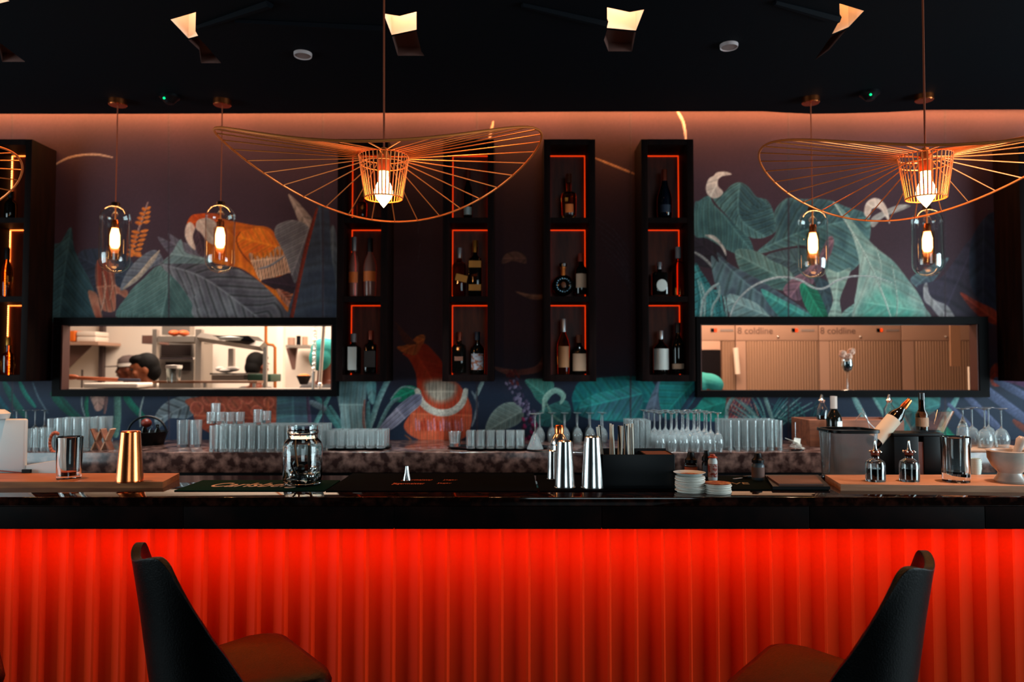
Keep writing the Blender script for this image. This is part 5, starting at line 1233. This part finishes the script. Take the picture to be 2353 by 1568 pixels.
MB().lathe([(r * 1.02, S(33, 4.95)), (r * 1.06, S(33, 4.95)), (r * 1.06, S(40, 4.95)), (0, S(41, 4.95))], segs=24, sq=4).build('lid', M['paper'], o)
# steel rack
o = thing('steel_rack', 'tall steel kitchen rack with ovens in the left hatch', 'rack', (0, 0, 0))
for px, w in ((354, 5), (455, 7)):
    _b = PB(px - w, px + w, 757, 900, 5.9, .05); MB().box(_b[0], _b[1], _b[2], _b[3], 0, _b[5]).build('post', gs, o)
pb(MB(), 362, 447, 773, 786, 5.9, .5).build('shelf', gs, o); pb(MB(), 326, 349, 771, 790, 6.0, .3).build('side_bracket', mat('brown_bracket', '#6a4a40', .6), o)
A = [P(461, 775, 5.9), P(606, 797, 5.35)]
MB().tube([A[0], A[1]], .035, 4).build('long_shelf', gs, o)
pb(MB(), 524, 536, 801, 845, 5.7, .04).build('post', gs, o); pb(MB(), 604, 612, 798, 893, 5.35, .03).build('post', gs, o)
o = thing('steel_oven', 'stainless oven with dark doors in the rack behind the cooks', 'oven', (0, 0, 0))
_b = PB(364, 446, 788, 893, 6.48, .4); MB().box(_b[0], _b[1], _b[2], _b[3], 0, _b[5]).build('body', gs, o); pb(MB(), 370, 440, 792, 818, 6.45, .025).build('upper_door', dk, o); pb(MB(), 380, 438, 832, 852, 6.45, .025).build('lower_door', dk, o)
pb(MB(), 366, 444, 822, 826, 6.42, .03).build('handle', M['chrome'], o.children[1])
for px, lb in ((400, 'orange loaf at the left on the rack'), (422, 'orange loaf at the right on the rack')):
    c = MB().ball(P(px, 766, 6.0), (S(10, 6), .07, S(7, 6)), 16, 10).build('bread_loaf', mat('crust', '#c0501c', .6, bump=(60, 1)), None); tag(c, lb, 'bread')
pb(MB(), 372, 436, 749, 770, 6.5, .1).build('sign_plate', gs, o)
o = thing('gas_pipe', 'yellow brown pipe bending down the kitchen wall', 'pipe', (0, 0, 0))
MB().tube([P(611, 740, 5.9) + Vector((0, 0, 1.28)), P(611, 740, 5.9), P(611, 786, 5.9), P(616, 792, 5.9), P(627, 793, 5.9), P(632, 799, 5.9), P(632, 900, 5.9), (P(632, 900, 5.9).x, 5.9, 0)], .012, 10).build('pipe_run', mat('ochre_pipe', '#a85a1c', .4, .3), o)
o = thing('black_tray', 'black tray with white plates on the long steel shelf', 'tray', P(548, 784, 5.5)); w = S(48, 5.5)
MB().prism([(-w, S(11, 5.5)), (w * .7, S(11, 5.5)), (w, -.002), (-w * .3, 0.004)], -.1, .12).build('tray_body', M['black'], o)
MB().lathe([(0, 0), (.07, 0), (.09, .02), (0, .03)], segs=24, c=(-.01, -.14, .0)).build('plate', M['white'], o)
# things at the right of the left hatch
struct(MB().box(P(647, 800, 6.4).x - .028, P(647, 800, 6.4).x + .028, 6.35, 6.42, 0, 3.2).build('trim_3', M['wallk']))
o = thing('bracket_shelf', 'small shelf with dark bracket near the right side of the left hatch', 'shelf', (0, 0, 0))
pb(MB(), 656, 712, 793, 799, 6.6, .35).build('board', gs, o)
q = [P(657, 800, 6.7), P(682, 800, 6.7), P(676, 850, 6.7), P(671, 850, 6.7)]; MB().prism([(v.x, v.z) for v in q], 6.7, 6.73).build('bracket', mat('brown_bracket', '#6a4a40', .6), o)
for (a, b_, c_, mt, lb) in ((661, 678, 776, mat('beige_tub', '#a88470', .6), 'beige tub on the small bracket shelf'), (681, 691, 772, M['black'], 'black jar on the small bracket shelf'), (694, 707, 774, mat('tan_tub', '#b08c74', .6), 'tan tub next to the black jar')):
    q = P((a + b_) / 2, 793, 6.65); c = MB().lathe([(0, 0), (S(b_ - a, 6.65) / 2, 0), (S(b_ - a, 6.65) / 2, S(793 - c_, 6.65)), (0, S(793 - c_, 6.65))], segs=20).build('storage_tub', mt, None); c.location = q; tag(c, lb, 'tub')
o = thing('mixing_bowl', 'dark bowl of orange food at the right end of the pass', 'bowl', P(698, 884, 5.3)); r = S(17, 5.3)
MB().lathe([(0, 0), (r * .5, 0), (r, S(20, 5.3)), (r * .95, S(20, 5.3)), (r * .45, .005), (0, .005)], segs=28).build('bowl_body', dk, o); MB().ball((0, 0, S(19, 5.3)), (r * .8, r * .8, S(6, 5.3))).build('food', mat('orange_food', '#c8742c', .7, bump=(60, 1)), o)
o = thing('green_basket', 'dark green plastic basket on the kitchen counter', 'basket', (0, 0, 0)); pb(MB(), 568, 622, 860, 878, 5.5, .25, bev=.006).build('basket_body', M['greenpl'], o)
o = thing('scale', 'flat steel scale with pale stack on the pass', 'scale', (0, 0, 0)); pb(MB(), 486, 560, 862, 875, 5.5, .3).build('body', gs, o); pb(MB(), 482, 566, 858, 861, 5.48, .32).build('plate', M['black'], o)
o = thing('white_cloth', 'crumpled white cloth on the kitchen counter', 'cloth', P(520, 852, 5.6)); MB().ball((0, 0, 0), (.06, .05, .018)).ball((.05, 0, .012), (.05, .04, .02)).ball((-.05, 0, .012), (.03, .04, .02)).build('folds', M['shirtw'], o)
o = thing('spring_hose', 'hanging steel spring hose of the sink tap in the left hatch', 'tap', (0, 0, 0))
A, B_ = P(725, 735, 4.9), P(719, 905, 4.9); n = 26; pts = []
for i in range(n * 10): t_ = i / (n * 10); c = A.lerp(B_, t_ * .72); pts.append((c.x + .011 * math.cos(2 * PI * i / 10), c.y + .011 * math.sin(2 * PI * i / 10), c.z))
MB().tube(pts, .0028, 5).build('coil', M['chrome'], o); MB().tube([A.lerp(B_, .70), B_], .010, 10).build('pipe', gs, o)
o = thing('white_pole', 'thin white pole with a steel foot at the right of the left hatch', 'pole', (0, 0, 0))
MB().tube([P(745, 735, 4.95), P(735, 888, 4.95)], .011, 10).build('rod', M['wallk'], o); MB().ball(P(735, 886, 4.93), (.018, .018, .02)).build('joint', M['chrome'], o)

# refrigerators behind the right hatch
FY = 6.1; rib = mat('ribbed_steel', '#a8846c', .36, .3)
nt = rib.node_tree; tcn = nt.nodes.new('ShaderNodeTexCoord'); wv = nt.nodes.new('ShaderNodeTexWave'); wv.wave_type = 'BANDS'; wv.bands_direction = 'X'; wv.inputs['Scale'].default_value = 14
bpn = nt.nodes.new('ShaderNodeBump'); bpn.inputs['Strength'].default_value = 1.0; bpn.inputs['Distance'].default_value = .004
nt.links.new(tcn.outputs['Object'], wv.inputs['Vector']); nt.links.new(wv.outputs['Fac'], bpn.inputs['Height']); nt.links.new(bpn.outputs[0], nt.nodes['Principled BSDF'].inputs['Normal'])
hd = mat('warm_steel_header', '#c8a08a', .42, .25)
xs = [1560, 1690, 1882, 2072, 2300]
labs = ['refrigerator with a dark glass door, at the left of the right hatch', 'steel refrigerator with a logo on its header, right of the glass door one', 'steel refrigerator behind the wine glass with flowers', 'steel refrigerator at the right side of the right hatch']
zh0, zh1 = P(1800, 784, FY).z, P(1800, 735, FY).z + .15
for i in range(4):
    x0, x1 = P(xs[i], 800, FY).x + .004, P(xs[i + 1], 800, FY).x - .004
    o = thing('refrigerator', labs[i], 'refrigerator', (x0, FY, 0)); w = x1 - x0
    MB().box(0, w, .03, .75, 0, zh1).build('cabinet', hd, o); MB().box(0, w, 0, .029, zh0 + .004, zh1, .002).build('header', hd, o)
    if i == 0:
        MB().box(0, w * .74, 0, .029, 0, zh0, .002).build('door', hd, o)
        MB().box(.02, P(1655, 800, FY).x - x0, -.006, -.0005, .4, P(1630, 804, FY).z).build('glass_pane', mat('dark_door_glass', '#1a1618', .15), o)
        MB().box(w * .76, w - .002, 0, .029, 0, zh0).build('door_edge', rib, o)
        MB().tube([(P(1686, 800, FY).x - x0, -.05, P(1686, 800, FY).z), (P(1691, 860, FY).x - x0, -.05, P(1691, 860, FY).z)], .022, 8).build('handle', M['wallk'], o.children[2])
    else:
        MB().box(0, w * .12, 0, .029, 0, zh0).build('door_frame', hd, o); MB().box(w * .13, w - .002, 0, .029, 0, zh0, .002).build('door', rib, o)
    if i < 3:
        sx = {0: 1633, 1: 1819, 2: 2014}[i]
        MB().box(P(sx, 760, FY).x - x0, P(sx + 8, 760, FY).x - x0, -.004, -.0005, P(sx, 763, FY).z, P(sx, 755, FY).z).build('controller', M['black'], o)
        MB().box(P(sx + 8.5, 760, FY).x - x0, P(sx + 14, 760, FY).x - x0, -.004, -.0005, P(sx, 763, FY).z, P(sx, 755, FY).z).build('display', mat('red_display', '#ff3010', .5, emit=(1, .12, .01), es=.5), o.children[-1])
        MB().box(P(sx + 22, 760, FY).x - x0, P(sx + 52, 760, FY).x - x0, -.003, -.0005, P(sx, 762, FY).z, P(sx, 757, FY).z).build('name_strip', mat('grey_strip', '#8a7a74', .6), o)
    if i in (1, 2):
        lg = mat('grey_logo', '#6a5048', .6)
        tx = {1: 1735, 2: 1925}[i]
        text_mesh('8 coldline', S(21, FY), lg, 'logo', o, (P(tx, 760, FY).x - x0, -.002, P(tx, 761, FY).z))
    for px in ({1: [1787], 2: [1976], 3: [2172]}.get(i, [])):
        MB().ball((P(px, 774, FY).x - x0, -.006, P(px, 774, FY).z), .008, 10, 8).build('lock', M['chrome'], o)
o = thing('fly_curtain', 'hanging pale strip inside the right hatch at its right side', 'strip', (0, 0, 0)); MB().box(P(2184, 790, 5.75).x, P(2207, 790, 5.75).x, 5.75, 5.76, P(2195, 842, 5.75).z, 3.199).build('strip', mat('pale_strip', '#c09070', .5), o)
o = thing('partition_board', 'narrow pale board at the lower right corner of the right hatch', 'board', (0, 0, 0)); MB().box(P(2228, 870, 4.9).x, P(2240, 870, 4.9).x, 4.9, 4.92, 0, P(2234, 843, 4.9).z).build('sheet', M['wallk'], o)

# wine glass with flowers on the sill of the right hatch
y = 4.234; x = P(1948, 897, y).x; zb = HR[2] + .0005; h = P(1948, 826, y).z - zb; r = S(13, y)
o = thing('flower_glass', 'stemmed wine glass of dark water holding pale flowers on the hatch sill', 'glass', (x, y, zb))
MB().lathe([(0, 0), (r * 1.1, 0), (r * 1.0, .003), (.004, .008), (.0032, h * .48), (.008, h * .54), (r * .8, h * .66), (r, h * .8), (r * .86, h), (r * .82, h), (r * .95, h * .8), (r * .7, h * .66), (0, h * .57)], segs=28).build('wine_glass', M['thin'], o)
MB().lathe([(0, h * .58), (r * .68, h * .665), (r * .93, h * .8), (r * .86, h * .93), (0, h * .93)], segs=24).build('dark_water', mat('dark_teal_water', '#04262c', .1), o)
for k_, (px, py, rr_) in enumerate(((1936, 814, 11), (1957, 808, 10), (1949, 820, 11))):
    c = P(px, py, y); m = MB(); R_ = S(rr_, y)
    for i in range(26):
        a = random.uniform(0, 2 * PI); b_ = math.acos(random.uniform(-1, 1)); v = Vector((math.sin(b_) * math.cos(a), math.sin(b_) * math.sin(a), math.cos(b_)))
        m.ball(v * R_ * .68, (R_ * .40, R_ * .34, R_ * .16), 8, 6, rot=v.to_track_quat('Z', 'Y').to_matrix().to_4x4())
    m.ball((0, 0, 0), R_ * .6, 10, 8); m.tube([(0, 0, -R_ * .6), (x - c.x, 0, zb + h * .9 - c.z)], .0025, 6)
    b_ = m.build('carnation', M['rose'], None); b_.location = c
    tag(b_, ['pale carnation on the left in the sill glass', 'pale carnation on the upper right in the sill glass', 'pale carnation in the middle of the sill glass, lowest of the three'][k_], 'flower')

# ------------------------------------------------------------------ people
def remeshed(m, name, voxel, material, parent, smooth_it=3):
    bmesh.ops.recalc_face_normals(m.bm, faces=m.bm.faces[:])
    me = bpy.data.meshes.new('t'); m.bm.to_mesh(me); m.bm.free(); o = bpy.data.objects.new('t', me); COL.objects.link(o)
    md = o.modifiers.new('r', 'REMESH'); md.mode = 'VOXEL'; md.voxel_size = voxel
    md = o.modifiers.new('s', 'SMOOTH'); md.iterations = smooth_it
    dg = bpy.context.evaluated_depsgraph_get(); me2 = bpy.data.meshes.new_from_object(o.evaluated_get(dg)); bpy.data.objects.remove(o)
    me2.name = name; me2.materials.clear(); me2.materials.append(material)
    for p in me2.polygons: p.use_smooth = True
    r = bpy.data.objects.new(name, me2); COL.objects.link(r); r.parent = parent; return r
def limb(m, a, b, ra, rb, n=6, k=12):
    a, b = Vector(a), Vector(b); m.tube([a.lerp(b, i / n) for i in range(n + 1)], [ra + (rb - ra) * i / n for i in range(n + 1)], k); m.ball(a, ra * .99, 12, 8); m.ball(b, rb * .99, 12, 8)
def person(label, loc, rz, skin, shirt, head_tilt=0.0, hat=None, hairm=None, lean=0.0):
    o = thing('person', label, 'person', (0, 0, 0), rz)
    tip = Vector((0, .03 - .82 * math.sin(lean), 0)); tip.rotate(Matrix.Rotation(rz, 3, 'Z')); o.location = (loc[0] - tip.x, loc[1] - tip.y, 0); sc__ = loc[2] / (.93 + .83 * math.cos(lean)); o.scale = (sc__,) * 3
    HT = Matrix.Translation((0, 0, 1.50)) @ Matrix.Rotation(head_tilt, 4, 'X') @ Matrix.Translation((0, 0, -1.50))
    def hp(v): return HT @ Vector(v)
    R4 = Matrix.Rotation(head_tilt, 4, 'X')
    m = MB()
    m.ball(hp((0, 0.01, 1.635)), (.077, .096, .098), rot=R4); m.ball(hp((0, -.028, 1.575)), (.056, .062, .062), rot=R4); m.ball(hp((0, -.062, 1.545)), (.026, .022, .02), rot=R4)
    m.ball(hp((0, -.098, 1.603)), (.013, .018, .017), rot=R4); m.tube([hp((0, -.088, 1.64)), hp((0, -.100, 1.605))], [.008, .012], 8)
    m.ball(hp((0, -.085, 1.655)), (.045, .012, .010), rot=R4); m.ball(hp((0, -.090, 1.572)), (.024, .010, .011), rot=R4)
    for s in (-1, 1): m.ball(hp((s * .079, .012, 1.61)), (.010, .02, .031), rot=R4); m.ball(hp((s * .045, -.062, 1.595)), (.022, .02, .024), rot=R4)
    limb(m, (0, .015, 1.40), hp((0, .012, 1.55)), .060, .054)
    m.ball((0, .0, 1.26), (.175, .115, .17)); m.ball((0, 0, 1.08), (.15, .108, .17)); m.ball((0, .005, .93), (.165, .12, .12))
    for s in (-1, 1):
        limb(m, (s * .06, .01, 1.40), (s * .165, .01, 1.375), .045, .052)
        limb(m, (s * .185, .01, 1.37), (s * .235, .0, 1.09), .050, .040); limb(m, (s * .235, 0, 1.09), (s * .17, -.23, 1.03), .038, .026)
        m.ball((s * .155, -.275, 1.025), (.036, .05, .018), rot=Matrix.Rotation(s * .25, 4, 'Z'))
        for f in range(4):
            bx = s * (.130 + .018 * f); l = (.055, .066, .062, .046)[f]
            limb(m, (bx, -.31, 1.026), (bx - s * .01, -.31 - l * .55, 1.018), .0095, .009, 3, 8); limb(m, (bx - s * .01, -.31 - l * .55, 1.018), (bx - s * .014, -.31 - l, 1.0), .0088, .0075, 3, 8)
        limb(m, (s * .122, -.262, 1.022), (s * .095, -.300, 1.012), .0115, .009, 3, 8)
        limb(m, (s * .088, 0, .90), (s * .098, -.01, .49), .082, .054); limb(m, (s * .098, -.01, .49), (s * .10, .02, .09), .053, .036)
        m.ball((s * .10, -.045, .045), (.042, .12, .04))
    remeshed(m, 'body', .009, skin, o)
    m = MB(); m.ball((0, .0, 1.26), (.192, .132, .175)); m.ball((0, 0, 1.08), (.167, .125, .2)); m.ball((0, .005, .93), (.18, .135, .14)); m.ball((0, .005, 1.40), (.085, .075, .03))
    for s in (-1, 1): limb(m, (s * .05, .01, 1.385), (s * .17, .01, 1.37), .052, .064); limb(m, (s * .185, .01, 1.365), (s * .237, .0, 1.09), .063, .052); limb(m, (s * .237, 0, 1.09), (s * .195, -.15, 1.05), .050, .042)
    remeshed(m, 'coat', .012, shirt, o)
    m = MB()
    for s in (-1, 1): limb(m, (s * .088, 0, .90), (s * .098, -.01, .49), .092, .066); limb(m, (s * .098, -.01, .49), (s * .10, .02, .11), .064, .055)
    m.ball((0, .005, .9), (.178, .132, .10)); remeshed(m, 'trousers', .014, M['shirtg'], o)
    for s in (-1, 1):
        MB().ball(hp((s * .031, -.080, 1.628)), (.013, .008, .0075), 12, 8).build('eye', mat('dark_eye', '#140c0a', .2), o)
        MB().ball(hp((s * .031, -.090, 1.650)), (.018, .005, .004), 10, 6).build('eyebrow', M['hair'], o)
    MB().ball(hp((0, -.098, 1.570)), (.021, .005, .006), 12, 6).build('lips', mat('dark_lips', '#4a1c14', .5), o)
    if hairm:
        m = MB(); m.ball(hp((0, .030, 1.652)), (.087, .096, .098), rot=R4); m.ball(hp((0, .06, 1.60)), (.078, .07, .085), rot=R4); m.ball(hp((0, -.03, 1.700)), (.066, .062, .042), rot=R4)
        remeshed(m, 'hair', .009, hairm, o)
    if hat == 'cap':
        m = MB(); m.lathe([(.089, 0), (.091, .03), (.083, .07), (.05, .10), (0, .108)], segs=28, m=HT @ Matrix.Translation((0, .01, 1.645)) @ Matrix.Diagonal((1, 1.12, 1, 1))); m.build('cap_crown', mat('grey_brown_cap', '#5a4a46', .8), o, ang=60)
        m = MB(); m.box(-.07, .07, -.185, -.07, 1.650, 1.658, .003); m.xf(HT); m.build('cap_peak', mat('grey_brown_cap', '#5a4a46', .8), o)
        m = MB(); m.lathe([(.0915, .002), (.0925, .03)], segs=28, m=HT @ Matrix.Translation((0, .01, 1.645)) @ Matrix.Diagonal((1, 1.12, 1, 1))); m.build('cap_band', M['shirtw'], o, ang=60)
    if hat == 'net':
        m = MB(); m.ball(hp((0, .028, 1.668)), (.098, .112, .088), rot=R4); m.ball(hp((0, .07, 1.655)), (.08, .07, .075), rot=R4); m.ball(hp((0, .07, 1.605)), (.09, .074, .10), rot=R4)
        remeshed(m, 'hairnet', .008, M['teal'], o, 1)
    if lean:
        for c in o.children:
            for v in c.data.vertices:
                z = v.co.z
                if z > .88 and not (c.name.startswith('trousers') and z < .93):
                    a = lean * min(1, (z - .88) / .3); y = v.co.y; dz = z - .93
                    v.co.y = y * math.cos(a) - dz * math.sin(a); v.co.z = .93 + dz * math.cos(a) + y * math.sin(a)
            c.data.update()
    return o
def place(px, pyhead, Y): p = P(px, pyhead, Y); return p.x, p.z
# dark haired cook: top of head at (345, 808)
Yp = 5.5; x, z = place(346, 808, Yp)
person('cook with short black hair bending over the pass, face turned down to the left', (x, Yp, z), math.radians(-62), M['skin'], M['shirtw'], .15, None, M['hair'])
Yp = 6.35; x, z = place(306, 814, Yp)
person('cook in a peaked cap standing behind the black haired cook', (x, Yp, z), math.radians(-80), M['skin2'], M['shirtw'], .05, 'cap')
Yp = 5.45; x, z = place(737, 776, Yp)
person('kitchen worker in a teal hairnet at the right side of the left hatch', (x + .02, Yp, z), math.radians(150), M['skin2'], M['shirtg'], .1, 'net', M['hair'])
Yp = 5.3; x, z = place(1616, 853, Yp)
person('worker in a teal hairnet and white coat, low in the corner of the right hatch', (x - .02, Yp, z), math.radians(-100), M['skin2'], M['shirtw'], .55, 'net', M['hair'], lean=.8)
Yp = 6.5; x, z = place(585, 806, Yp)
person('distant cook in a grey shirt between the scale and the yellow pipe', (x, Yp, z), math.radians(150), M['skin2'], M['shirtg'], .1, None, M['hair'])
